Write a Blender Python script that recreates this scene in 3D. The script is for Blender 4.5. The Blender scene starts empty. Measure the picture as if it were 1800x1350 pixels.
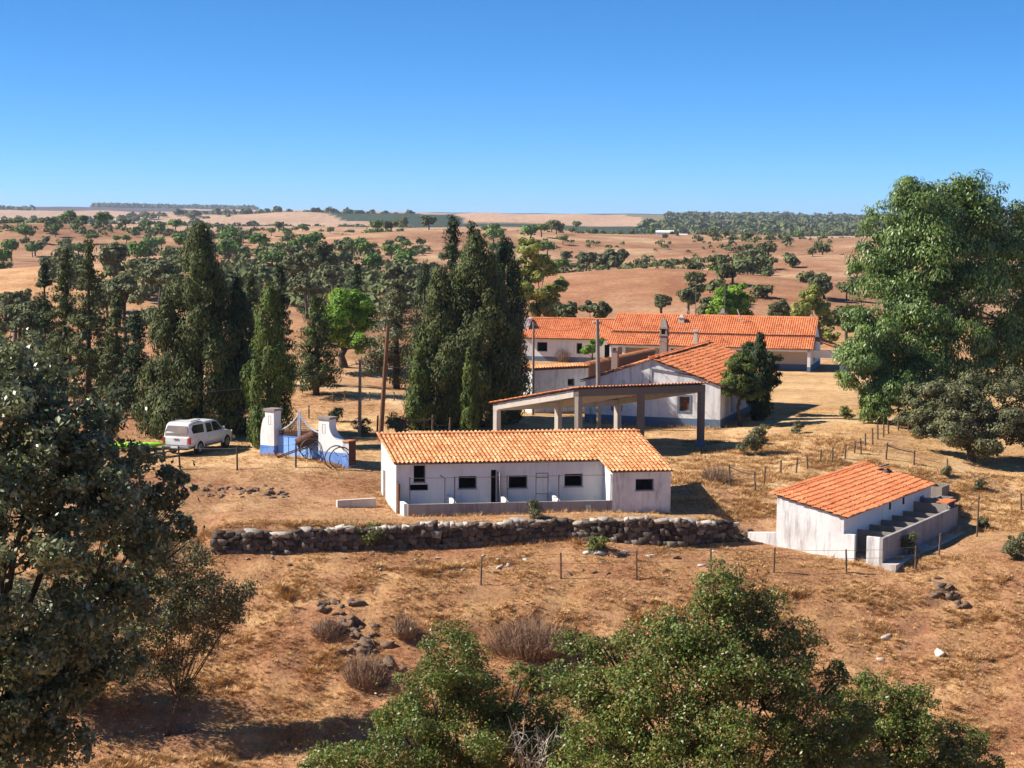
import bpy, math, random
import numpy as np
from mathutils import Vector, Matrix
R = math.radians
SC = bpy.context.scene
COL = SC.collection
rng = np.random.RandomState(7)
random.seed(7)

# ------------------------------------------------------------------ camera, sky, sun, exposure
ZC = 14.7; FPX = 3000.0; VH = 395.0; PITCH = math.atan((675 - VH) / FPX); ROLL = R(0.4)
R0 = np.array([1, 0, 0.]); U0 = np.array([0, math.sin(PITCH), math.cos(PITCH)]); FW = np.array([0, math.cos(PITCH), -math.sin(PITCH)])
RT = math.cos(ROLL) * R0 + math.sin(ROLL) * U0
UP = math.cos(ROLL) * U0 - math.sin(ROLL) * R0
cam_d = bpy.data.cameras.new('camera'); cam = bpy.data.objects.new('camera', cam_d); COL.objects.link(cam)
cam_d.sensor_fit = 'HORIZONTAL'; cam_d.sensor_width = 36; cam_d.lens = 36 * FPX / 1800
cam_d.clip_start = 0.5; cam_d.clip_end = 40000
cam.matrix_world = Matrix(((RT[0], UP[0], -FW[0], 0), (RT[1], UP[1], -FW[1], 0), (RT[2], UP[2], -FW[2], ZC), (0, 0, 0, 1)))
SC.camera = cam
SUN_EL = R(40); SUN_AZ = math.atan2(-1.0, -0.02)      # azimuth from +Y towards +X
wd = bpy.data.worlds.new('World'); SC.world = wd; wd.use_nodes = True
nt = wd.node_tree; bg = nt.nodes['Background']
sky = nt.nodes.new('ShaderNodeTexSky'); sky.sky_type = 'NISHITA'; sky.sun_disc = False
sky.sun_elevation = SUN_EL; sky.sun_rotation = SUN_AZ; sky.altitude = 3000; sky.air_density = 0.6; sky.dust_density = 0.0; sky.ozone_density = 10.0
hs = nt.nodes.new('ShaderNodeHueSaturation'); hs.inputs['Saturation'].default_value = 1.1; hs.inputs['Hue'].default_value = 0.491
nt.links.new(sky.outputs[0], hs.inputs['Color']); nt.links.new(hs.outputs[0], bg.inputs[0])
bg.inputs[1].default_value = 0.098
sl = bpy.data.lights.new('sun', 'SUN'); sl.energy = 5.0; sl.angle = R(0.55); sl.color = (1.0, 0.93, 0.83)
so = bpy.data.objects.new('sun', sl); COL.objects.link(so)
sd = Vector((math.cos(SUN_EL) * math.sin(SUN_AZ), math.cos(SUN_EL) * math.cos(SUN_AZ), math.sin(SUN_EL)))
so.rotation_euler = sd.to_track_quat('Z', 'Y').to_euler(); so.location = (-60, 20, 60)
SC.view_settings.view_transform = 'Standard'; SC.view_settings.look = 'None'
SC.view_settings.exposure = 0.85; SC.view_settings.gamma = 1.0; SC.view_settings.use_curve_mapping = False
SC.render.engine = 'CYCLES'; SC.cycles.max_bounces = 4; SC.cycles.diffuse_bounces = 2; SC.cycles.transmission_bounces = 3; SC.cycles.glossy_bounces = 2; SC.cycles.volume_bounces = 0; SC.cycles.use_denoising = True
SC.cycles.transparent_max_bounces = 4; SC.cycles.caustics_reflective = False; SC.cycles.caustics_refractive = False
try: SC.cycles.denoiser = 'OPENIMAGEDENOISE'; SC.cycles.denoising_prefilter = 'ACCURATE'
except Exception: pass

# ------------------------------------------------------------------ survey helpers (photo bearings -> ground points)
def ray(u, v): return FW + (u - 900) / FPX * RT - (v - 675) / FPX * UP
def W(u, v, Y):
    d = ray(u, v); return np.array([0, 0, ZC]) + d * (Y / d[1])
def Zp(u, v, z):
    d = ray(u, v); return np.array([0, 0, ZC]) + d * ((z - ZC) / d[2])
def uv(p):
    q = np.asarray(p, float) - [0, 0, ZC]; w = q @ FW; return 900 + FPX * (q @ RT) / w, 675 - FPX * (q @ UP) / w

# ------------------------------------------------------------------ scene graph helpers
ORG = {}
def tag(o, label=None, cat=None, group=None, kind=None):
    if label: o['label'] = label
    if cat: o['category'] = cat
    if group: o['group'] = group
    if kind: o['kind'] = kind
    return o
def thing(name, label, cat, loc, group=None):
    o = bpy.data.objects.new(name, None); COL.objects.link(o); o.empty_display_size = 0.3
    o.location = loc; ORG[o] = np.array(loc, float)
    return tag(o, label, cat, group)
def mesh_np(name, V, Fq, mat, smooth=False, Ft=None, mats=None):
    V = np.asarray(V, np.float32); me = bpy.data.meshes.new(name)
    me.vertices.add(len(V)); me.vertices.foreach_set('co', V.ravel())
    idx = []; tot = []
    nq = 0 if Fq is None else len(Fq); n3 = 0 if Ft is None else len(Ft)
    if nq: idx.append(np.asarray(Fq, np.int32).ravel()); tot.append(np.full(nq, 4, np.int32))
    if n3: idx.append(np.asarray(Ft, np.int32).ravel()); tot.append(np.full(n3, 3, np.int32))
    idx = np.concatenate(idx); tot = np.concatenate(tot)
    st = np.concatenate([[0], np.cumsum(tot)[:-1]]).astype(np.int32)
    me.loops.add(len(idx)); me.loops.foreach_set('vertex_index', idx)
    me.polygons.add(len(tot)); me.polygons.foreach_set('loop_start', st); me.polygons.foreach_set('loop_total', tot)
    if smooth: me.polygons.foreach_set('use_smooth', np.ones(len(tot), bool))
    me.update(calc_edges=True)
    for m in (mats or [mat]): me.materials.append(m)
    return me
def link(name, me, parent=None, loc=None):
    o = bpy.data.objects.new(name, me); COL.objects.link(o)
    if parent is not None: o.parent = parent; ORG[o] = ORG[parent]
    if loc is not None: o.location = loc
    return o
class MB:
    """collects shapes in world (or frame) coordinates and links them as one mesh object"""
    def __init__(s, xf=None): s.v = []; s.f = []; s.xf = xf
    def add(s, vs, fs):
        n = len(s.v)
        s.v += [tuple(s.xf(p)) if s.xf else tuple(p) for p in vs]; s.f += [tuple(i + n for i in f) for f in fs]
    def hexa(s, p): s.add(p, [(3, 2, 1, 0), (4, 5, 6, 7), (0, 1, 5, 4), (1, 2, 6, 5), (2, 3, 7, 6), (3, 0, 4, 7)])
    def box(s, a, b):
        (x0, y0, z0), (x1, y1, z1) = a, b
        s.hexa([(x0, y0, z0), (x1, y0, z0), (x1, y1, z0), (x0, y1, z0), (x0, y0, z1), (x1, y0, z1), (x1, y1, z1), (x0, y1, z1)])
    def tube(s, pts, rad, n=7, caps=True):
        pts = [Vector(p) for p in pts]; rad = rad if hasattr(rad, '__len__') else [rad] * len(pts)
        vs = []; fs = []; ref = None
        for i, p in enumerate(pts):
            t = (pts[min(i + 1, len(pts) - 1)] - pts[max(i - 1, 0)])
            t = t.normalized() if t.length > 1e-9 else Vector((0, 0, 1))
            if ref is None: ref = Vector((1, 0, 0)) if abs(t.x) < .8 else Vector((0, 1, 0))
            a = t.cross(ref).normalized(); b = t.cross(a); ref = -b if False else ref
            for k in range(n):
                q = 2 * math.pi * k / n; vs.append(p + (a * math.cos(q) + b * math.sin(q)) * rad[i])
        for i in range(len(pts) - 1):
            for k in range(n): fs.append((i * n + k, i * n + (k + 1) % n, (i + 1) * n + (k + 1) % n, (i + 1) * n + k))
        if caps: fs.append(tuple(range(n))[::-1]); fs.append(tuple((len(pts) - 1) * n + k for k in range(n)))
        s.add(vs, fs)
    def ring(s, c, axis, r, rt, n=24, m=6):
        c = Vector(c); ax = Vector(axis).normalized(); u = ax.orthogonal().normalized(); w = ax.cross(u); vs = []; fs = []
        for i in range(n):
            q = 2 * math.pi * i / n; d = u * math.cos(q) + w * math.sin(q)
            for k in range(m):
                p = 2 * math.pi * k / m; vs.append(c + d * (r + rt * math.cos(p)) + ax * rt * math.sin(p))
        for i in range(n):
            for k in range(m): fs.append((i * m + k, ((i + 1) % n) * m + k, ((i + 1) % n) * m + (k + 1) % m, i * m + (k + 1) % m))
        s.add(vs, fs)
    def prism(s, poly, to3, d0, d1):
        """poly: 2d points, to3(x, y, d) -> 3d"""
        n = len(poly)
        s.add([to3(x, y, d0) for x, y in poly] + [to3(x, y, d1) for x, y in poly],
              [tuple(range(n))[::-1], tuple(range(n, 2 * n))] + [(i, (i + 1) % n, n + (i + 1) % n, n + i) for i in range(n)])
    def build(s, name, mat, parent=None, org=None, smooth=False, bevel=0):
        o3 = ORG[parent] if parent is not None else np.array(org if org is not None else s.v[0], float)
        me = bpy.data.meshes.new(name)
        me.from_pydata([(p[0] - o3[0], p[1] - o3[1], p[2] - o3[2]) for p in s.v], [], s.f)
        me.validate(); me.materials.append(mat)
        if smooth:
            me.polygons.foreach_set('use_smooth', np.ones(len(me.polygons), bool))
        o = bpy.data.objects.new(name, me); COL.objects.link(o)
        if parent is not None: o.parent = parent
        else: o.location = o3
        ORG[o] = o3
        if bevel:
            m = o.modifiers.new('bevel', 'BEVEL'); m.width = bevel; m.segments = 2; m.limit_method = 'ANGLE'
        return o
class Fr:
    """a building's own plan frame (a along, b across, z up)"""
    def __init__(s, o, ang_a, ang_b=None):
        s.o = np.array(o, float); s.e = np.array([math.cos(R(ang_a)), math.sin(R(ang_a)), 0]); ang_b = ang_a + 90 if ang_b is None else ang_b
        s.n = np.array([math.cos(R(ang_b)), math.sin(R(ang_b)), 0])
    def __call__(s, a, b, z): return s.o + s.e * a + s.n * b + np.array([0, 0, z])
    def fit(s, u, v, b):
        lo, hi = -60., 60.
        for _ in range(50):
            m = (lo + hi) / 2
            if uv(s(m, b, 1))[0] < u: lo = m
            else: hi = m
        a = lo; z0, z1 = -5., 12.
        for _ in range(50):
            m = (z0 + z1) / 2
            if uv(s(a, b, m))[1] > v: z0 = m
            else: z1 = m
        return a, z0
    def fitb(s, u, v, a):
        g = Fr(s.o, 0); g.e, g.n = s.n, s.e
        if uv(g(5, a, 1))[0] < uv(g(0, a, 1))[0]:
            lo, hi = -30., 30.
            for _ in range(50):
                m = (lo + hi) / 2
                if uv(g(m, a, 1))[0] > u: lo = m
                else: hi = m
            b = lo; z0, z1 = -5., 12.
            for _ in range(50):
                m = (z0 + z1) / 2
                if uv(g(b, a, m))[1] > v: z0 = m
                else: z1 = m
            return b, z0
        return g.fit(u, v, a)
    def swap(s):
        g = Fr(s.o, 0); g.e, g.n = s.n, s.e; return g
def fbox(mb, fr, a0, a1, b0, b1, z0, z1):
    mb.hexa([fr(a0, b0, z0), fr(a1, b0, z0), fr(a1, b1, z0), fr(a0, b1, z0), fr(a0, b0, z1), fr(a1, b0, z1), fr(a1, b1, z1), fr(a0, b1, z1)])
def wall(mb, fr, a0, a1, b0, b1, z0, top, ops=(), brk=()):
    """wall along a with openings (oa0, oa1, oz0, oz1); top is a number or f(a)"""
    tf = top if callable(top) else (lambda a: top)
    xs = sorted(set([a0, a1] + [x for o in ops for x in o[:2]] + list(brk)))
    for x0, x1 in zip(xs[:-1], xs[1:]):
        cut = sorted([(o[2], o[3]) for o in ops if o[0] <= x0 + 1e-6 and o[1] >= x1 - 1e-6]); z = z0
        for c0, c1 in cut + [(None, None)]:
            if c0 is None:
                mb.hexa([fr(x0, b0, z), fr(x1, b0, z), fr(x1, b1, z), fr(x0, b1, z), fr(x0, b0, tf(x0)), fr(x1, b0, tf(x1)), fr(x1, b1, tf(x1)), fr(x0, b1, tf(x0))])
            else:
                if c0 > z + 1e-4: fbox(mb, fr, x0, x1, b0, b1, z, c0)
                z = c1

# ------------------------------------------------------------------ materials
def new_mat(name):
    m = bpy.data.materials.new(name); m.use_nodes = True; n = m.node_tree; return m, n, n.nodes['Principled BSDF']
def ND(n, t, **k):
    x = n.nodes.new(t)
    for a, b in k.items(): setattr(x, a, b)
    return x
def ramp(n, stops, fac):
    r = ND(n, 'ShaderNodeValToRGB'); e = r.color_ramp.elements
    while len(e) < len(stops): e.new(0.5)
    for i, (p, c) in enumerate(stops): e[i].position = p; e[i].color = (*c, 1) if len(c) == 3 else c
    n.links.new(fac, r.inputs[0]); return r.outputs[0]
def noise(n, scale, detail=4, rough=.6, coord='Object', stretch=None):
    tc = ND(n, 'ShaderNodeTexCoord'); x = ND(n, 'ShaderNodeTexNoise'); x.inputs['Scale'].default_value = scale; x.inputs['Detail'].default_value = detail; x.inputs['Roughness'].default_value = rough
    src = tc.outputs[coord]
    if stretch:
        mp = ND(n, 'ShaderNodeMapping'); mp.inputs['Scale'].default_value = stretch; n.links.new(src, mp.inputs[0]); src = mp.outputs[0]
    n.links.new(src, x.inputs['Vector']); return x.outputs[0]
def mixc(n, a, b, f, mode='MIX'):
    x = ND(n, 'ShaderNodeMix', data_type='RGBA', blend_type=mode)
    for s, q in ((6, a), (7, b), (0, f)):
        if hasattr(q, 'is_output'): n.links.new(q, x.inputs[s])
        elif s == 0: x.inputs[0].default_value = q
        else: x.inputs[s].default_value = (*q, 1)
    return x.outputs[2]
def bump(n, b, h, strength, dist=.05):
    x = ND(n, 'ShaderNodeBump'); x.inputs['Strength'].default_value = strength; x.inputs['Distance'].default_value = dist
    n.links.new(h, x.inputs['Height']); n.links.new(x.outputs[0], b.inputs['Normal'])
def plain(name, c1, c2=None, scale=3, rough=.8, metal=0, bmp=.3, spec=.3):
    m, n, b = new_mat(name); c2 = c2 or tuple(x * .75 for x in c1); f = noise(n, scale, 6)
    n.links.new(ramp(n, [(.3, c1), (.7, c2)], f), b.inputs['Base Color'])
    b.inputs['Roughness'].default_value = rough; b.inputs['Metallic'].default_value = metal; b.inputs['Specular IOR Level'].default_value = spec
    if bmp: bump(n, b, f, bmp, .03)
    return m
def plaster(name, base=(.82, .81, .79), dirt=(.33, .30, .27), amount=.5, streak=.6):
    m, n, b = new_mat(name)
    big = ramp(n, [(.45, (0, 0, 0)), (.75, (1, 1, 1))], noise(n, .9, 5)); fine = noise(n, 9, 6)
    st = ramp(n, [(.50, (0, 0, 0)), (.74, (1, 1, 1))], noise(n, 1.0, 7, .72, stretch=(2.3, 2.3, .30)))
    c = mixc(n, base, tuple(.86 * x for x in base), fine)
    mul = ND(n, 'ShaderNodeMath', operation='MULTIPLY'); n.links.new(big, mul.inputs[0]); mul.inputs[1].default_value = amount
    c = mixc(n, c, tuple(.6 * x + .4 * y for x, y in zip(dirt, base)), mul.outputs[0])
    mu2 = ND(n, 'ShaderNodeMath', operation='MULTIPLY'); n.links.new(st, mu2.inputs[0]); mu2.inputs[1].default_value = streak
    c = mixc(n, c, dirt, mu2.outputs[0])
    n.links.new(c, b.inputs['Base Color']); b.inputs['Roughness'].default_value = .92; b.inputs['Specular IOR Level'].default_value = .15
    bump(n, b, fine, .35, .02); return m
def tile_mat(name, cols, isl=False):
    m, n, b = new_mat(name)
    if isl: g = ND(n, 'ShaderNodeNewGeometry'); f = g.outputs['Random Per Island']
    else: g = ND(n, 'ShaderNodeObjectInfo'); f = g.outputs['Random']
    c = ramp(n, [(i / (len(cols) - 1), q) for i, q in enumerate(cols)], f)
    gp = ND(n, 'ShaderNodeNewGeometry'); nn = ND(n, 'ShaderNodeTexNoise'); nn.inputs['Scale'].default_value = .75; nn.inputs['Detail'].default_value = 7; nn.inputs['Roughness'].default_value = .68; n.links.new(gp.outputs['Position'], nn.inputs['Vector']); nz = nn.outputs[0]; d = ramp(n, [(.34, (.64, .58, .53)), (.50, (.94, .92, .90)), (.66, (1.05, 1.03, 1.0))], nz)
    c = mixc(n, c, d, .8, 'MULTIPLY'); n.links.new(c, b.inputs['Base Color']); b.inputs['Roughness'].default_value = .85; b.inputs['Specular IOR Level'].default_value = .2
    bump(n, b, noise(n, 30, 3), .2, .01); return m
def leaf_mat(name, cols, trans=.25, rough=.5, spec=.35):
    m, n, b = new_mat(name); g = ND(n, 'ShaderNodeNewGeometry')
    c = ramp(n, [(i / (len(cols) - 1), q) for i, q in enumerate(cols)], g.outputs['Random Per Island'])
    nz = noise(n, .55, 3, .5); v = ramp(n, [(.35, (.7, .72, .7)), (.65, (1.15, 1.12, 1.0))], nz)
    c = mixc(n, c, v, .9, 'MULTIPLY')
    n.links.new(c, b.inputs['Base Color']); b.inputs['Roughness'].default_value = rough; b.inputs['Specular IOR Level'].default_value = spec
    t = ND(n, 'ShaderNodeBsdfTranslucent'); n.links.new(c, t.inputs[0]); mx = ND(n, 'ShaderNodeMixShader'); mx.inputs[0].default_value = trans
    n.links.new(b.outputs[0], mx.inputs[1]); n.links.new(t.outputs[0], mx.inputs[2]); n.links.new(mx.outputs[0], n.nodes['Material Output'].inputs[0])
    return m
M = {}
M['plaster'] = plaster('lime_plaster', amount=.35, streak=.45)
M['plaster_dirty'] = plaster('stained_plaster', (.81, .80, .78), (.20, .18, .17), .6, .95)
M['plaster_pen'] = plaster('grimy_shaded_plaster', (.38, .36, .345), (.12, .11, .11), .75, .9)  # grime, plus the shade of the pen walls put into the base colour
M['plaster_pink'] = plaster('warm_plaster', (.66, .53, .45), (.40, .33, .28), .4, .3)
M['concrete'] = plaster('bare_concrete', (.30, .255, .215), (.12, .10, .085), .5, .6)
M['concrete_dark'] = plaster('shaded_concrete', (.17, .14, .12), (.08, .065, .055), .5, .6)  # shade on the shelter's front put into the concrete colour
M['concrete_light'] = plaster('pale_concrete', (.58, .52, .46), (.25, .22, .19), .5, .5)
M['blue_paint'] = plaster('blue_limewash', (.10, .24, .62), (.55, .60, .70), .55, .35)
M['blue_base'] = plaster('grey_blue_limewash', (.12, .18, .26), (.24, .26, .29), .5, .4)
M['blue_metal'] = plain('blue_sheet_metal', (.17, .39, .86), (.30, .50, .86), 1.5, .5, 0, .1, .4)
M['pale_iron'] = plain('pale_blue_iron', (.45, .52, .66), (.35, .40, .52), 6, .5)
M['tile_a'] = tile_mat('terracotta_sandy', [(.65, .27, .11), (.74, .36, .17), (.59, .22, .085), (.70, .31, .14), (.76, .43, .23)])
M['tile_a_j'] = tile_mat('terracotta_sandy_joined', [(.65, .27, .11), (.74, .36, .17), (.59, .22, .085), (.70, .31, .14), (.76, .43, .23)], True)
M['tile_b'] = tile_mat('terracotta_orange', [(.62, .19, .075), (.70, .25, .11), (.56, .16, .06), (.69, .29, .14)])
M['tile_b_j'] = tile_mat('terracotta_orange_joined', [(.62, .19, .075), (.70, .25, .11), (.56, .16, .06), (.69, .29, .14)], True)
M['wood_post'] = plain('weathered_post', (.10, .065, .045), (.20, .14, .10), 8, .9)
M['wood_pole'] = plain('creosoted_pole', (.22, .10, .05), (.12, .06, .035), 4, .85)
M['wood_grey'] = plain('grey_timber', (.26, .21, .17), (.14, .11, .09), 6, .9)
M['wire'] = plain('galvanised_wire', (.22, .21, .20), (.13, .12, .11), 5, .5, .6, 0)
M['rust'] = plain('rusted_iron', (.20, .085, .045), (.09, .04, .025), 7, .8, .2)
M['iron_dark'] = plain('dark_iron', (.05, .045, .045), (.10, .08, .07), 9, .6, .3)
M['dark'] = plain('unlit_inside', (.02, .018, .017), (.035, .03, .028), 4, .95)  # near-black colour stands in for unlit rooms and hollows behind openings
M['stone'] = None
M['bark'] = plain('bark', (.11, .085, .065), (.05, .038, .03), 9, .95, 0, .8)
M['bark_pale'] = plain('smooth_pale_bark', (.42, .36, .29), (.24, .19, .15), 3, .8, 0, .4)
M['twig'] = plain('dry_twigs', (.22, .13, .085), (.34, .23, .15), 3, .95, 0, 0)
M['deadwood'] = plain('bleached_branches', (.50, .45, .40), (.34, .30, .26), 6, .9)
M['glass_dark'] = plain('dark_window_glass', (.012, .013, .016), (.02, .02, .025), 2, .08, 0, 0, .6)
M['glass_tinted'] = plain('reflection_tinted_glass', (.30, .23, .18), (.20, .17, .16), 1.5, .12, 0, 0, .7)  # reflection of sunlit ground put into the rear glass colour
M['rubber'] = plain('tyre_rubber', (.018, .017, .017), (.03, .028, .026), 8, .85)
M['alloy'] = plain('alloy_rim', (.35, .34, .33), (.25, .24, .23), 5, .35, .8, 0)
M['lamp_red'] = plain('red_tail_lamp', (.42, .02, .02), (.30, .012, .012), 3, .2, 0, 0, .6)
M['plate'] = plain('number_plate', (.75, .74, .68), (.7, .69, .62), 3, .5, 0, 0)
m, n, b = new_mat('dusty_silver_paint'); f = noise(n, 1.6, 5)
n.links.new(ramp(n, [(.35, (.82, .82, .82)), (.7, (.70, .67, .63))], f), b.inputs['Base Color']); b.inputs['Metallic'].default_value = .15; b.inputs['Roughness'].default_value = .38; b.inputs['Coat Weight'].default_value = .3; M['silver'] = m
M['lime'] = plain('lime_plastic', (.38, .78, .04), (.30, .66, .03), 2, .4, 0, 0, .4)
m, n, b = new_mat('field_stone'); oi = ND(n, 'ShaderNodeObjectInfo')
c = ramp(n, [(0, (.06, .05, .042)), (.5, (.11, .09, .075)), (.85, (.18, .155, .13)), (1, (.34, .30, .26))], oi.outputs['Random']); f = noise(n, 3, 6)
c = mixc(n, c, ramp(n, [(.35, (.5, .47, .44)), (.65, (1.15, 1.1, 1.05))], f), .9, 'MULTIPLY'); n.links.new(c, b.inputs['Base Color']); b.inputs['Roughness'].default_value = .95; b.inputs['Specular IOR Level'].default_value = .1; bump(n, b, f, .6, .05); M['stone'] = m  # stone colours lowered to carry the shade of the wall front
M['rock'] = plain('schist_rock', (.25, .165, .11), (.09, .062, .045), 2.5, .95, 0, .8)
M['stone_cap'] = plain('sunlit_cap_stone', (.42, .37, .31), (.24, .20, .165), 3, .95, 0, .6)  # paler copy for the cap row, carrying the sunlit wall top
M['rock_pale'] = plain('pale_rock', (.66, .60, .52), (.45, .39, .32), 3, .95, 0, .6)
G = lambda r, g, b_: (r, g, b_)
M['oak_near'] = leaf_mat('holm_oak_leaves', [G(.085, .105, .042), G(.15, .175, .075), G(.23, .25, .125), G(.31, .32, .18), G(.095, .115, .048)], .22, .38, .42)
M['oak_bush'] = leaf_mat('green_oak_leaves', [G(.055, .11, .02), G(.10, .18, .035), G(.15, .23, .05), G(.23, .28, .065), G(.28, .17, .06), G(.075, .13, .03)], .3, .42, .4)
M['olive'] = leaf_mat('olive_green_leaves', [G(0.078, 0.095, 0.038), G(0.128, 0.135, 0.058), G(0.184, 0.169, 0.077), G(0.099, 0.115, 0.045)], .2, .5, .35)
M['euc'] = leaf_mat('eucalyptus_leaves', [G(.065, .13, .03), G(.115, .20, .045), G(.18, .265, .065), G(.25, .31, .09), G(.085, .15, .038)], .25, .42, .4)
M['cyp'] = leaf_mat('cypress_sprays', [G(.038, .062, .018), G(.062, .090, .024), G(.095, .118, .034), G(.15, .145, .05), G(.045, .066, .02)], .12, .65, .2)
M['cyp_dark'] = leaf_mat('dark_cypress_sprays', [G(.022, .042, .015), G(.036, .060, .02), G(.058, .082, .027)], .1, .65, .2)
M['cyp_green'] = leaf_mat('bright_cypress_sprays', [G(.055, .095, .018), G(.10, .14, .026), G(.15, .18, .04)], .15, .65, .2)
M['pine'] = leaf_mat('bright_pine_needles', [G(.12, .23, .022), G(.18, .32, .035), G(.26, .42, .05), G(.13, .22, .032)], .25, .6, .2)
M['poplar'] = leaf_mat('yellow_green_leaves', [G(.18, .22, .04), G(.27, .30, .06), G(.38, .39, .085), G(.14, .17, .045)], .3, .5, .3)
M['oak_mid'] = leaf_mat('dull_oak_leaves', [G(0.079, 0.094, 0.039), G(0.129, 0.142, 0.057), G(0.178, 0.179, 0.081), G(0.099, 0.113, 0.051)], .15, .6, .25)
M['oak_far'] = leaf_mat('far_oak_leaves', [G(0.091, 0.114, 0.048), G(0.138, 0.158, 0.062), G(0.184, 0.193, 0.086)], .1, .7, .15)
M['pine_far'] = leaf_mat('far_pine_leaves', [G(0.072, 0.147, 0.034), G(0.127, 0.207, 0.048), G(0.182, 0.259, 0.055)], .1, .7, .15)
M['fig'] = leaf_mat('fig_leaves', [G(.14, .26, .03), G(.22, .36, .05), G(.10, .19, .03)], .3, .5, .3)
m, n, b = new_mat('dry_grass_blades'); oi = ND(n, 'ShaderNodeObjectInfo')
n.links.new(ramp(n, [(0, (.38, .20, .095)), (.3, (.58, .35, .155)), (.7, (.72, .48, .235)), (1, (.50, .27, .12))], oi.outputs['Random']), b.inputs['Base Color']); b.inputs['Roughness'].default_value = .9; b.inputs['Specular IOR Level'].default_value = .1; M['straw'] = m
# ground: zone colour from the terrain's own colour attribute, grain and clods from noise
m, n, b = new_mat('dry_ground'); at = ND(n, 'ShaderNodeAttribute', attribute_name='zone')
f1 = noise(n, 1.3, 8, .7); f2 = noise(n, .16, 5, .6); f3 = noise(n, 7.0, 5, .7, stretch=(1, .6, 1))
c = mixc(n, at.outputs['Color'], ramp(n, [(.33, (.62, .50, .44)), (.5, (1, 1, 1)), (.68, (1.22, 1.28, 1.30))], f1), .75, 'MULTIPLY')
c = mixc(n, c, ramp(n, [(.35, (.72, .66, .62)), (.65, (1.15, 1.17, 1.15))], f2), .8, 'MULTIPLY')
c = mixc(n, c, ramp(n, [(.38, (.60, .50, .45)), (.52, (1, 1, 1)), (.7, (1.15, 1.2, 1.25))], f3), .6, 'MULTIPLY')
n.links.new(c, b.inputs['Base Color']); b.inputs['Roughness'].default_value = .96; b.inputs['Specular IOR Level'].default_value = .08
bump(n, b, f3, .6, .10); M['ground'] = m

# ------------------------------------------------------------------ terrain
_w = [(rng.uniform(0, 2 * math.pi), rng.uniform(0, 2 * math.pi), rng.uniform(.6, 1.7)) for _ in range(60)]
def wav(X, Y, L, k=0, n=10):
    s = 0
    for a, p, q in _w[(k * 7) % 40:(k * 7) % 40 + n]: s = s + np.sin((X * math.cos(a) + Y * math.sin(a)) * 2 * math.pi * q / L + p)
    return s / math.sqrt(n) * 1.0
PY = [-80, -30, 0, 10, 25, 40, 52, 58, 64, 70, 77, 80.5, 84, 90, 95, 110, 140, 165, 200, 260, 300, 350, 410, 600, 900, 1500, 2500, 4000, 6000, 7500, 9600]
PZ = [10, 13, 13, 10.6, 5, -3, -7, -6.9, -5.7, -3.9, -1.6, -.6, .2, 1.0, 1.8, 1.8, 1.5, .8, .6, .6, 2.2, 3.2, 2.6, 4.0, 4.5, 6.0, 23, 37, 53, 46, 20]
_py = np.array(PY, float); _pz = np.array(PZ, float)
_ty = np.concatenate([np.arange(-80, 260, .5), np.geomspace(260, 9600, 700)])
_tz = np.interp(_ty, _py, _pz)
for i in range(3):                                     # round the corners of the profile
    k = 7; _tz[k:-k] = np.mean([_tz[k + j: len(_tz) - k + j] for j in range(-4, 5)], axis=0)
WALL = [Zp(u, v, -.62)[:2] for u, v in ((330, 968), (372, 967), (500, 967), (620, 964), (750, 961), (850, 959), (1000, 957), (1100, 961), (1200, 962), (1290, 953), (1330, 945))]
_wx = np.array([p[0] for p in WALL]); _wy = np.array([p[1] for p in WALL])
def wstep(X, Y):
    d = Y - np.interp(X, _wx, _wy) - .28
    fade = np.clip((X - _wx[0] - .2) / 1.5, 0, 1) * np.clip((_wx[-1] - .6 - X) / 1.4, 0, 1)
    return .95 * fade / (1 + np.exp(-np.clip(d / .06, -40, 40))) * np.exp(-np.clip(d, 0, 50) / 5)
WTOP = [(u, v) for u, v in ((330, 936), (372, 935), (500, 933), (620, 926), (750, 920), (850, 917), (1000, 912), (1100, 910), (1200, 911), (1290, 920), (1330, 925))]
_wt = np.array([W(u, v, y + .2)[2] for (u, v), y in zip(WTOP, _wy)])
def prof(Y): return np.interp(Y, _ty, _tz)
CP = [W(u, v, Y) for u, v, Y in (
    (845, 1030, 76.3), (986, 1018, 77.3), (1119, 1020, 77.3), (1250, 1020, 77.4), (1360, 1007, 78.3), (1488, 1007, 78.8), (1609, 1003, 79.3), (1717, 945, 86), (1800, 915, 90),
    (500, 1200, 69.5), (900, 1200, 70), (1500, 1200, 70.5), (1700, 1100, 75), (300, 1290, 66), (1780, 1340, 66), (700, 1340, 65), (1200, 1110, 73.5), (500, 1050, 75.5), (700, 1090, 73.5), (1350, 1080, 75), (1560, 1080, 75.5),
    (450, 985, 79), (700, 985, 79.2), (900, 985, 79.4), (1250, 985, 80), (300, 1000, 78.5),
    (300, 829, 90), (450, 828, 90), (640, 828, 90), (280, 870, 86.5), (450, 872, 86.7), (600, 880, 85.8), (640, 900, 84.4),
    (560, 680, 125), (600, 640, 140), (640, 605, 165), (520, 600, 170), (545, 560, 190), (680, 650, 138), (650, 710, 118),
    (1283, 856, 90), (1343, 854, 90.3), (1420, 825, 93.5), (1485, 807, 96), (1534, 783, 100), (1561, 763, 105), (1640, 760, 106), (1710, 822, 99), (1790, 880, 93), (1790, 800, 103),
    (1150, 850, 92), (1236, 790, 100.5), (1340, 790, 100.5), (1450, 735, 113), (1450, 668, 150))]
CP += [np.array([x, y - .5, -.64]) for x, y in zip(_wx[1:-1], _wy[1:-1])] + [np.array([x, y + 1.0, z - .02]) for x, y, z in zip(_wx[1:-1], _wy[1:-1], _wt[1:-1])] * 2
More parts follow.
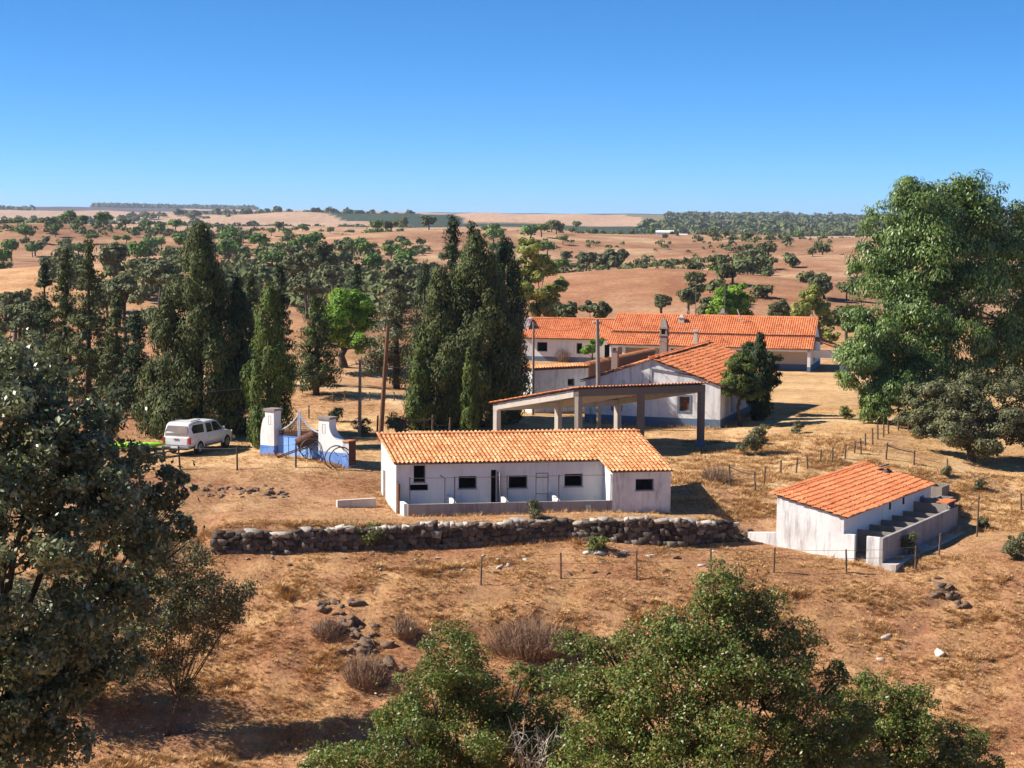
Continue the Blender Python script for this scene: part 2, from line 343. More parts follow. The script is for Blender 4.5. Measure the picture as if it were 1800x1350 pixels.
CP += [np.array(p) for p in ((-19, 94.2, 1.8), (-16, 96, 1.8), (-13.5, 93.5, 1.8), (-8.5, 90.7, 1.75), (4.8, 111.6, 1.8), (13.3, 108.6, 1.8), (-1.1, 101.7, 1.7), (4, 98, 1.6), (19, 125, 1.7), (8, 124, 1.7),
    (-5.1, 83.5, .2), (0, 84.3, .2), (5.3, 85.1, .2), (8.2, 86, .2), (-6.9, 88, .45), (6.3, 90.5, .5), (-1, 91, .7), (10.5, 86, .0), (10.5, 82.8, -.75),
    (17.5, 79, -1.05), (13, 83.7, -.95), (23.7, 88.8, -1.05), (11.8, 84.6, -.6), (20.5, 83, -1.1), (17.4, 95, .35), (15, 90, .2),
    (9, 171, .6), (29, 165.5, .6), (1.3, 178, .6), (33, 175, .6))]
_c = np.array(CP); _res = _c[:, 2] - prof(_c[:, 1]) - wstep(_c[:, 0], _c[:, 1])
def _kern(X, Y): return np.exp(-((X[:, None] - _c[None, :, 0]) / (6 + .045 * _c[None, :, 1])) ** 2 - ((Y[:, None] - _c[None, :, 1]) / np.clip(.055 * _c[None, :, 1], 4, 14)) ** 2)
_k = _kern(_c[:, 0], _c[:, 1]); _wts = np.linalg.lstsq(np.vstack([_k, .12 * np.eye(len(_c))]), np.concatenate([_res, np.zeros(len(_c))]), rcond=None)[0]
HILLS = [(-78, 300, 4.5, 34, 34), (27, 310, 4.6, 34, 42), (80, 430, 4.5, 48, 45), (-62, 430, 4, 48, 45), (130, 560, 6, 70, 55), (10, 620, 5, 70, 60), (-30, 560, 3, 60, 80), (95, 700, 5, 80, 150), (-160, 640, 5, 90, 120), (40, 900, 4, 120, 90), (-230, 1150, 7, 130, 150), (-20, 1000, 4, 110, 110),
         (-210, 2000, 9, 200, 300), (-1200, 5200, 10, 600, 700)]
def ter(X, Y, rough=True):
    X = np.atleast_1d(np.asarray(X, float)); Y = np.atleast_1d(np.asarray(Y, float)); z = prof(Y) + wstep(X, Y)
    near = (Y > 45) & (Y < 240)
    if near.any():
        xs, ys = X[near], Y[near]; add = np.zeros(len(xs))
        for i in range(0, len(xs), 20000): add[i:i + 20000] = _kern(xs[i:i + 20000], ys[i:i + 20000]) @ _wts
        z[near] += add
    far = Y > 200
    if far.any():
        xs, ys = X[far], Y[far]; add = np.zeros(len(xs))
        for hx, hy, a, sx, sy in HILLS: add += a * np.exp(-((xs - hx) / sx) ** 2 - ((ys - hy) / sy) ** 2)
        g = np.clip((ys - 220) / 300, 0, 1)
        add += g * (1.7 * wav(xs, ys, 210, 1) * np.clip(ys / 500, .5, 1.4) * np.clip(2600 / ys, 0, 1) + np.clip(ys / 900, 0, 1.6) * 1.5 * wav(xs, ys, 760, 2)); z[far] += add
    if rough:
        nr = np.clip((Y - 50) / 10, 0, 1) * np.clip((220 - Y) / 60, 0, 1)
        slope = np.clip((80 - Y) / 4, 0, 1)                       # the bank below the fence is lumpier than the trodden yards
        z += nr * (.015 + .05 * slope) * wav(X, Y, 2.6, 3) + nr * (.012 + .045 * slope) * wav(X, Y, .95, 4) + .05 * nr * slope * wav(X, Y, 5, 5)
    return z
def gz(x, y): return float(ter(x, y)[0])
def ground_at(u, v):
    """first hit of a sight line with the terrain"""
    ys = np.concatenate([np.arange(45, 260, .1), np.geomspace(260, 6000, 1500)]); d = ray(u, v); P = d[None] * (ys / d[1])[:, None] + [0, 0, ZC]
    below = np.nonzero(P[:, 2] <= ter(P[:, 0], P[:, 1]))[0]; i = below[0] if len(below) else -1
    return np.array([P[i, 0], P[i, 1], gz(P[i, 0], P[i, 1])])
def zone(X, Y):
    t = X / np.maximum(Y, 1); n1 = wav(X, Y, 9, 0) * .5 + wav(X, Y, 3.2, 2) * .5; n2 = wav(X, Y, 40, 4)
    red = np.array([.365, .184, .10]); straw = np.array([.66, .45, .235]); gold = np.array([.50, .30, .145]); pink = np.array([.50, .35, .25]); brown = np.array([.36, .195, .115])
    C = np.tile(red, (len(X), 1))
    def put(w, c):
        w = np.clip(w, 0, 1)[:, None]; C[:] = C * (1 - w) + np.asarray(c) * w
    put((n1 * .7 + .45) * (Y < 82), gold); put((wav(X, Y, 2.1, 5) * .6 - .45) * (Y < 82), [.20, .11, .07])
    put(np.clip((Y - 80.5) / 3, 0, 1) * np.clip((92 - Y) / 3, 0, 1) * (.55 + .4 * n1), [.46, .285, .155])
    put(np.clip((Y - 89) / 2.5, 0, 1) * np.clip((185 - Y) / 25, 0, 1) * np.clip((X + 24) / 4, 0, 1) * (.82 + .3 * n1), straw)
    put(np.clip((Y - 110) / 6, 0, 1) * np.clip((-2 - X) / 3, 0, 1) * np.clip((240 - Y) / 30, 0, 1) * .8, [.42, .235, .125])
    put(np.clip((Y - 60) / 6, 0, 1) * np.clip((X - 17 - .10 * (95 - Y)) / 3, 0, 1) * np.clip((Y - 84) / 4, 0, 1) * .6, [.54, .34, .16])
    # the trodden track behind the gate
    tx = np.array([-60., -30, -18, -12, -6, 0]); tyy = np.array([150., 140, 133, 125, 117, 112]); put(1.5 - np.abs(Y - np.interp(X, tx, tyy)) / np.interp(X, tx, [3, 3, 3.3, 3, 2.6, 2.2]), [.62, .43, .24])
    for dx in (-.75, .75):                               # wheel ruts worn across the upper yard
        put((.9 - np.abs(Y - np.interp(X, [-16., -9, -2, 10, 20, 30], [91.6 , 93.5, 96.5, 105, 116, 135]) - dx) / .22) * (X > -16) * (X < 30) * .6, [.58, .37, .20])
    put((Y > 240) * np.clip((Y - 240) / 20, 0, 1), brown)
    put((Y > 240) * np.clip(.35 + .6 * n2, 0, 1), [.50, .33, .20]); put((Y > 240) * np.clip(wav(X, Y, 120, 5) * .7 - .2, 0, .8), [.27, .145, .085])
    put(np.exp(-((X + 78) / 40) ** 2 - ((Y - 300) / 40) ** 2) * 1.6, [.56, .33, .17])
    put(np.exp(-((X - 27) / 42) ** 2 - ((Y - 300) / 60) ** 2) * .9, [.37, .185, .10])
    put((Y > 900) * np.clip((Y - 900) / 300, 0, 1) * .8, pink)
    t = t + .004 * wav(X, Y, 700, 3) + np.clip(Y - 1300, 0, 4000) * .000012; dark = [.050, .075, .050]; m = lambda a, b, y0, y1: ((t > a) & (t < b) & (Y > y0) & (Y < y1)).astype(float)
    e = wav(X, Y, 900, 1) * 120
    put(m(-.13, -.02, 1200, 2700) * ((Y - e) > 1330 + 12000 * np.clip(-.05 - t, 0, 1)), dark); put(m(-.0201, .085, 1200, 1850) * ((Y - e) > 1330), dark)
    put(m(-.6, -.15, 3400, 5200), [.10, .075, .07])
    put(m(-.16, -.02, 3000, 4300), dark)
    put(m(-.02, .09, 1850, 4300), [.52, .34, .23])
    put(m(-.15, -.02, 4300, 7000), [.48, .33, .25])
    put(m(.09, .6, 1500, 4200), [.22, .19, .12])
    put(m(.0, .6, 4300, 7500), [.085, .105, .065])
    put(m(-.6, -.15, 5200, 9000), [.05, .07, .055])
    return C
ys = np.concatenate([np.arange(-55, 60, 1.6), np.arange(60, 116, .28), np.arange(116, 210, .9), np.geomspace(210, 9500, 300)])
tt = np.concatenate([np.linspace(-.95, -.27, 40)[:-1], np.arange(-.27, .27, .0028), np.linspace(.27, .95, 40)])
GX = tt[None] * (ys[:, None] + 62); GY = np.repeat(ys[:, None], len(tt), 1); X = GX.ravel(); Y = GY.ravel()
V = np.stack([X, Y, ter(X, Y)], 1); nr, nc = GX.shape
ii = (np.arange(nr - 1)[:, None] * nc + np.arange(nc - 1)[None]).ravel()
me = mesh_np('ground', V, np.stack([ii, ii + 1, ii + nc + 1, ii + nc], 1), M['ground'], True)
ca = me.color_attributes.new('zone', 'FLOAT_COLOR', 'POINT'); zc_ = np.ones((len(V), 4), np.float32); zc_[:, :3] = zone(X, Y); ca.data.foreach_set('color', zc_.ravel())
tag(link('ground', me), kind='structure')

# ------------------------------------------------------------------ roof tiles
def tile_profile(w, n=7):
    xs = np.linspace(0, 1, n); z = np.where(xs < .62, np.sin(xs / .62 * math.pi) * .062, -np.sin((xs - .62) / .38 * math.pi) * .012); return xs * w * 1.06, z
def tile_shape(w=.225, L=.40, lift=.03):
    """one S-shaped clay tile: x across, y up the slope, lower edge lifted over the course below"""
    xs, z = tile_profile(w); n = len(xs)
    V = [(x, 0, h + lift) for x, h in zip(xs, z)] + [(x, L * 1.12, h) for x, h in zip(xs, z)] + [(x, 0.004, h + lift - .022) for x, h in zip(xs, z)] + [(x, 0, h + lift) for x, h in zip(xs, z)]
    Q = [(i, i + 1, n + i + 1, n + i) for i in range(n - 1)] + [(2 * n + i, 2 * n + i + 1, 3 * n + i + 1, 3 * n + i) for i in range(n - 1)]
    return np.array(V), np.array(Q)
TW, TL = .225, .375
TV, TQ = tile_shape(TW, TL); TVS = tile_shape(TW, TL, .058)[0]
def roof_spots(p0, ex, sl, nw, na, jit=.012, skip=None, seed=1):
    """p0 lower corner, ex unit along eave, sl unit up the slope; yields origins"""
    r = np.random.RandomState(seed); out = []; bend = r.uniform(0, 6, 4)
    for j in range(na):
        for i in range(nw):
            if skip and skip(i * TW, j * TL): continue
            wob = .02 * math.sin(i * .21 + bend[0] + j) + .015 * math.sin(i * .07 + bend[1])
            out.append(p0 + ex * (i * TW + r.normal(0, jit * .5)) + sl * (j * TL + r.normal(0, jit) + wob) + np.array([0, 0, r.normal(0, .004)]))
    return out
def tiles_joined(name, spots, ex, sl, mat, parent, kind='stuff', deep=False):
    nv = np.cross(ex, sl); P = np.array(spots) - ORG[parent]; T_ = TVS if deep else TV
    base = T_[:, 0:1] * ex + T_[:, 1:2] * sl + T_[:, 2:3] * nv
    V = (P[:, None] + base[None]).reshape(-1, 3); Q = (np.arange(len(P))[:, None, None] * len(TV) + TQ[None]).reshape(-1, 4)
    o = link(name, mesh_np(name, V, Q, mat, True), parent); o['kind'] = kind; return o
def tiles_single(spots, ex, sl, mat, parent, limit=300, deep=False):
    T_ = TVS if deep else TV; nv = np.cross(ex, sl); me = mesh_np('tile', T_[:, 0:1] * ex + T_[:, 1:2] * sl + T_[:, 2:3] * nv, TQ, mat, True)
    for p in spots[:limit]:
        o = link('tile', me, parent, p - ORG[parent]); k = rng.normal(0, .012, 2); o.rotation_euler = (k[0], k[1], 0)
    return spots[limit:]
def ridge_row(mb, p0, p1, r=.1):
    p0 = np.array(p0); p1 = np.array(p1); L = np.linalg.norm(p1 - p0); n = max(1, int(L / .38)); d = (p1 - p0) / L; s = np.cross(d, [0, 0, 1]); s /= np.linalg.norm(s)
    for i in range(n):
        q0 = p0 + d * L * i / n; q1 = p0 + d * L * (i + 1.12) / n; vs = []
        for q, rr in ((q0, r * 1.1), (q1, r * .92)):
            for k in range(6): t = math.pi * k / 5; vs.append(q + s * math.cos(t) * rr + np.array([0, 0, 1]) * math.sin(t) * rr * .9)
        mb.add(vs, [(k, k + 1, 7 + k, 6 + k) for k in range(5)] + [(0, 1, 2, 3, 4, 5)])
def nz3(v): v = np.asarray(v, float); return v / np.linalg.norm(v)

# ------------------------------------------------------------------ pigsty with pens (long low building in front)
def pigsty():
    z0 = .25; f = Fr((-5.09, 83.68, 0), 9.6, 107); t = thing('pigsty', 'long low white pigsty with sandy tiled roof behind the dry stone wall', 'pigsty', (f(6.5, 2.4, 0)[0], f(6.5, 2.4, 0)[1], z0))
    aL, aI, aR = -.30, 10.35, 13.38; bM, bB = 1.4, 4.85; sl = .272; zr = 3.72
    zt = lambda b: zr - (bB - b) * sl - .06
    def fo(u0, v0, u1, v1, b): a0, z1 = f.fit(u0, v0, b); a1, zz = f.fit(u1, v1, b); return (a0, a1, zz, z1)
    wins = [fo(727, 818, 748, 848, bM), fo(806, 837, 838, 859, bM), fo(894, 836, 927, 858, bM), fo(992, 833, 1024, 855, bM)]
    trough = fo(721, 852, 753, 862, bM); door = fo(863, 826, 873, 880, bM); door = (door[0], door[1], z0 + .02, door[3])
    mb = MB(); wall(mb, f, aL, aI, bM, bM + .22, z0 - .6, zt(bM + .0), wins + [door, trough]); mb.build('front_wall', M['plaster'], t)
    ww = fo(1117, 842, 1149, 862, 0); mb = MB(); wall(mb, f, aI, aR, 0, .22, z0 - .6, zt(0), [ww]); mb.build('wing_front_wall', M['plaster_dirty'], t)
    g = f.swap(); mb = MB(); wall(mb, g, .22, bM, aI, aI + .2, z0 - .6, zt); mb.build('wing_side_wall', M['plaster'], t)
    mb = MB(); wall(mb, g, .22, bB, aR - .2, aR, z0 - .6, zt); mb.build('end_wall', M['plaster'], t)
    gd = (3.75, 4.35, z0 - .1, z0 + 1.75); mb = MB(); wall(mb, g, bM + .22, bB, aL, aL + .2, z0 - .6, zt, [gd]); mb.build('end_wall', M['plaster'], t)
    mb = MB(); fbox(mb, g, gd[0], gd[1], aL + .06, aL + .1, gd[2], gd[3]); mb.build('door', M['wood_grey'], t)
    mb = MB(); wall(mb, f, aL, aR, bB - .2, bB, z0 - .6, zt(bB)); mb.build('back_wall', M['plaster'], t)
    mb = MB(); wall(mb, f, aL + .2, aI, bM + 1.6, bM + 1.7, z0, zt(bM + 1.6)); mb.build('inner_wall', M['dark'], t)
    for w in wins + [ww]:
        b = 0 if w is ww else bM; mb = MB(); e = .045
        for q in ((w[0], w[1], w[2], w[2] + e), (w[0], w[1], w[3] - e, w[3]), (w[0], w[0] + e, w[2] + e, w[3] - e), (w[1] - e, w[1], w[2] + e, w[3] - e)): fbox(mb, f, q[0], q[1], b + .10, b + .15, q[2], q[3])
        o = mb.build('window', M['wood_grey'], t)
        mb = MB(); fbox(mb, f, w[0] - .04, w[1] + .04, b - .05, b + .09, w[2] - .05, w[2] - .002); mb.build('sill', M['concrete_light'], o)
    # swung-open shutter by the sooty doorway
    mb = MB(); fbox(mb, f, door[1] + .02, door[1] + .07, bM - .5, bM - .02, z0 + .1, door[3] - .1); mb.build('door', M['wood_grey'], t)
    # roof: battened deck and single tiles
    ex = f.e; su = nz3(f(0, 1, sl) - f(0, 0, 0)); bo = -.2
    mb = MB()
    for a0, a1, b0 in ((aL - .12, aI - .12, bM - .18), (aI - .12, aR + .12, bo + .03)):
        mb.hexa([f(a0, b0, zt(b0) + .0), f(a1, b0, zt(b0)), f(a1, bB + .1, zt(bB + .1)), f(a0, bB + .1, zt(bB + .1)), f(a0, b0, zt(b0) + .05), f(a1, b0, zt(b0) + .05), f(a1, bB + .1, zt(bB + .1) + .05), f(a0, bB + .1, zt(bB + .1) + .05)])
    deck = mb.build('roof_deck', M['wood_grey'], t)
    nb = int((bB + .15 - bo) / (TL * nz3(f(0, 1, sl) - f(0, 0, 0))[:2].dot(f.n[:2]) / 1.0)) + 1
    na = int((aR - aL + .3) / TW); run = math.hypot(1, sl)
    p0 = f(aL - .16, bo, zt(bo) + .06)
    def skip(x, y): return x < (aI - .2 - aL) and y < (bM - .22 - bo) * run
    sp = roof_spots(p0, ex, su, na, nb, skip=skip, seed=3)
    sp = sorted(sp, key=lambda p: uv(p)[1], reverse=True)
    rest = tiles_single(sp, ex, su, M['tile_a'], t); tiles_joined('upper_tiles', rest, ex, su, M['tile_a_j'], t)
    mb = MB(); ridge_row(mb, f(aL - .15, bB + .1, zt(bB + .1) + .07), f(aR + .15, bB + .1, zt(bB + .1) + .07), .1); mb.build('ridge_tiles', M['tile_a_j'], t)
    mb = MB(); ridge_row(mb, f(aL - .1, bM - .2, zt(bM - .2) + .08), f(aL - .1, bB + .1, zt(bB + .1) + .08), .09); mb.build('verge_tiles', M['tile_a_j'], t)
    # pens
    ph = z0 + .60; dr = fo(1029, 891, 1040, 905, 0); mb = MB(); wall(mb, f, -.02, aI - .003, -.02, .12, z0 - .5, ph, [(dr[0], dr[1], z0 - .02, z0 + .40)]); mb.build('pen_wall', M['plaster_pen'], t)
    mb = MB(); wall(mb, g, .12, bM - .003, -.2, -.02, z0 - .5, ph + .02); mb.build('pen_side_wall', M['plaster'], t)
    mb = MB(); fbox(mb, f, aL + .02, aL + .1, bM - .42, bM - .003, z0, z0 + 1.5); mb.build('side_gate', M['rust'], t)
    parts = [f.fit(u, 870, .12)[0] for u in (799, 891, 982)]
    for a in parts: mb = MB(); wall(mb, g, .123, bM - .003, a - .08, a + .08, z0 - .4, lambda b: ph + .02 + .16 * b); mb.build('pen_partition', M['plaster'], t)
    mb = MB(); fbox(mb, f, -.018, aI - .005, .121, bM - .004, z0 - .5, z0 - .03); mb.build('pen_floor', M['concrete'], t)
    # thin iron stakes and top wire over the pens
    tops = []
    for u in (720, 799, 891, 982, 1086):
        a = f.fit(u, 860, .05)[0]; a = min(a, aI - .06); mb = MB(); p = f(a, .05, ph - .02); q = f(a, .05, z0 + 1.95); mb.tube([p, q], .034, 6); mb.build('stake', M['iron_dark'], t); tops.append(q)
    a = f.fit(782, 850, .9)[0]; mb = MB(); mb.tube([f(a, .9, z0 - .03), f(a, .9, z0 + 1.75), f(a - .25, .9, z0 + 1.9)], .025, 6); mb.build('stake', M['iron_dark'], t)
    mb = MB(); mb.tube([p - np.array([0, 0, .05]) for p in tops], .014, 5); mb.build('wire', M['wire'], t)
    a0, _ = f.fit(942, 850, .7); a1, _ = f.fit(963, 850, .7); mb = MB(); zz = z0 + 1.95
    for q in (a0, a1): mb.tube([f(q, .7, z0 - .03), f(q, .7, zz)], .025, 6)
    for h in (zz, zz - .22, z0 + .9): mb.tube([f(a0, .7, h), f(a1, .7, h)], .02, 6)
    mb.build('pen_gate_frame', M['iron_dark'], t)
    # paved strip in front, and the low wall stub at the far left end
    mb = MB(); fbox(mb, f, 3.2, aR + .3, -.9, -.03, z0 - .55, z0 - .17); tag(mb.build('paved_strip', M['concrete_light'], None, f(2, -1, z0 - .3)), kind='structure')
    p = Zp(592, 880, .75); q = Zp(660, 876, .75); w = Fr(p, math.degrees(math.atan2(q[1] - p[1], q[0] - p[0]))); L = np.linalg.norm(q - p)
    mb = MB(); fbox(mb, w, 0, L, -.12, .12, -.7, .02); tag(mb.build('low_wall', M['concrete_light'], None, p - [0, 0, .7]), 'short low concrete wall running left from the corner of the pigsty', 'wall')
pigsty()

# ------------------------------------------------------------------ lower shed with pens on the right
def shed():
    z0 = -1.0; f = Fr((17.5, 79.27, 0), 57.8); t = thing('animal_shed', 'white shed with orange tiled lean roof and row of small concrete pens', 'shed', tuple(f(6, 3, z0)))
    L = 12.7; bF, bB = 1.95, 5.4; ze, zr = 1.0, 1.74; sl = (zr - ze) / (bB - bF); zt = lambda b: ze - .05 + (b - bF) * sl; g = f.swap()
    mb = MB(); wall(mb, g, bF, bB, 0, .22, z0 - .9, zt); mb.build('gable_wall', M['plaster_dirty'], t)
    holes = [(1.0 + 1.62 * k, 1.55 + 1.62 * k, z0 + .02, z0 + .85) for k in range(6)] + [(10.9, 11.55, z0 + .02, z0 + 1.5)]
    mb = MB(); wall(mb, f, .22, L, bF, bF + .2, z0 - .9, zt(bF), holes); mb.build('front_wall', M['plaster'], t)
    mb = MB(); wall(mb, g, bF + .2, bB, L - .2, L, z0 - .9, zt); mb.build('end_wall', M['plaster'], t)
    mb = MB(); wall(mb, f, .22, L - .2, bB - .2, bB, z0 - .9, zt(bB - .2)); mb.build('back_wall', M['plaster'], t)
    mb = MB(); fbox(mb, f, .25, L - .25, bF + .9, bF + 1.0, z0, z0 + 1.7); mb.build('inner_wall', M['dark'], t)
    for a in (6.2, 8.2): mb = MB(); fbox(mb, f, a, a + .22, bF - .03, bF + .02, z0 + 1.45, z0 + 1.8); mb.build('vent', M['dark'], t)
    mb = MB(); a0, a1, b0, b1 = -.1, L + .1, bF - .2, bB + .12
    mb.hexa([f(a0, b0, zt(b0)), f(a1, b0, zt(b0)), f(a1, b1, zt(b1)), f(a0, b1, zt(b1)), f(a0, b0, zt(b0) + .05), f(a1, b0, zt(b0) + .05), f(a1, b1, zt(b1) + .05), f(a0, b1, zt(b1) + .05)]); mb.build('roof_deck', M['wood_grey'], t)
    su = nz3(f(0, 1, sl) - f(0, 0, 0)); bo = bF - .28; na = int((L + .35) / TW); nb = int((bB + .15 - bo) * math.hypot(1, sl) / TL) + 1
    gone = lambda x, y: (11.6 < x < 12.4 and 2.2 < y < 3.0)
    sp = roof_spots(f(-.18, bo, zt(bo) + .06), f.e, su, na, nb, .016, skip=gone, seed=9); sp = sorted(sp, key=lambda p: p[1])
    rest = tiles_single(sp, f.e, su, M['tile_b'], t, deep=True); tiles_joined('far_tiles', rest, f.e, su, M['tile_b_j'], t, deep=True)
    mb = MB(); ridge_row(mb, f(-.12, bB + .1, zt(bB + .1) + .08), f(L + .1, bB + .1, zt(bB + .1) + .08), .1); mb.build('ridge_tiles', M['tile_b_j'], t)
    mb = MB(); fbox(mb, f, 11.6, 12.9, bB - 1.0, bB - .85, zt(bB) + .08, zt(bB) + .16); mb.build('loose_board', M['wood_grey'], t)
    # pens: outer wall, near end with a gap, partitions
    ph = z0 + 1.12; PL = 11.3
    mb = MB(); wall(mb, f, 0, PL, 0, .16, z0 - .5, ph); mb.build('pen_wall', M['plaster_pen'], t)
    mb = MB(); wall(mb, g, .163, .80, 0, .18, z0 - .5, ph + .02); mb.build('pen_end_wall', M['plaster_dirty'], t)
    mb = MB(); wall(mb, g, 1.40, bF - .003, 0, .18, z0 - .5, ph + .02); mb.build('pen_end_wall', M['plaster_dirty'], t)
    for k in range(1, 7):
        a = .2 + 1.62 * k; mb = MB(); wall(mb, g, .163, bF - .003, a, a + .12, z0 - .4, ph - .03 if k < 6 else ph + .25); mb.build('pen_partition', M['concrete'], t)
    mb = MB(); wall(mb, g, .163, bF - .003, PL - .16, PL, z0 - .5, ph + .3); mb.build('pen_end_wall', M['plaster_pen'], t)
    mb = MB(); fbox(mb, f, .183, PL - .163, .163, bF - .003, z0 - .5, z0 - .02); mb.build('pen_floor', M['concrete'], t)
    mb = MB(); fbox(mb, f, 9.95, PL, .1, .75, ph + .3, ph + .35); mb.build('tile_cover', M['tile_b_j'], t)
    mb = MB(); fbox(mb, f, -.1, PL + 1.0, -.7, -.003, z0 - .5, z0 - .06); tag(mb.build('paved_strip', M['concrete_light'], None, f(0, -.5, z0 - .5)), kind='structure')
    mb = MB(); wall(mb, g, bB + .003, bB + 1.5, .0, .25, z0 - .9, lambda b: z0 + .85 - .1 * (b - bB)); tag(mb.build('low_wall', M['plaster_dirty'], None, f(0, bB + .7, z0 - .5)), 'stub of stained white wall joined to the left of the shed gable', 'wall')
    for k, (a, b, h, lab) in enumerate(((13.0, 1.2, .75, 'grey concrete trough standing nearest the far end of the shed'), (14.4, 1.9, .8, 'grey concrete trough farther out behind the shed'))):
        c = f(a, b, 0); zt0 = gz(c[0], c[1]) - .05; mb = MB()
        for q in ((0, 1.3, 0, .1), (0, 1.3, .7, .8), (0, .1, .1, .7), (1.2, 1.3, .1, .7)): fbox(mb, f, a + q[0], a + q[1], b + q[2], b + q[3], zt0, zt0 + h)
        fbox(mb, f, a + .1, a + 1.2, b + .1, b + .7, zt0, zt0 + .25); tag(mb.build('water_trough', M['concrete'], None, c * [1, 1, 0] + [0, 0, zt0]), lab, 'trough')
shed()

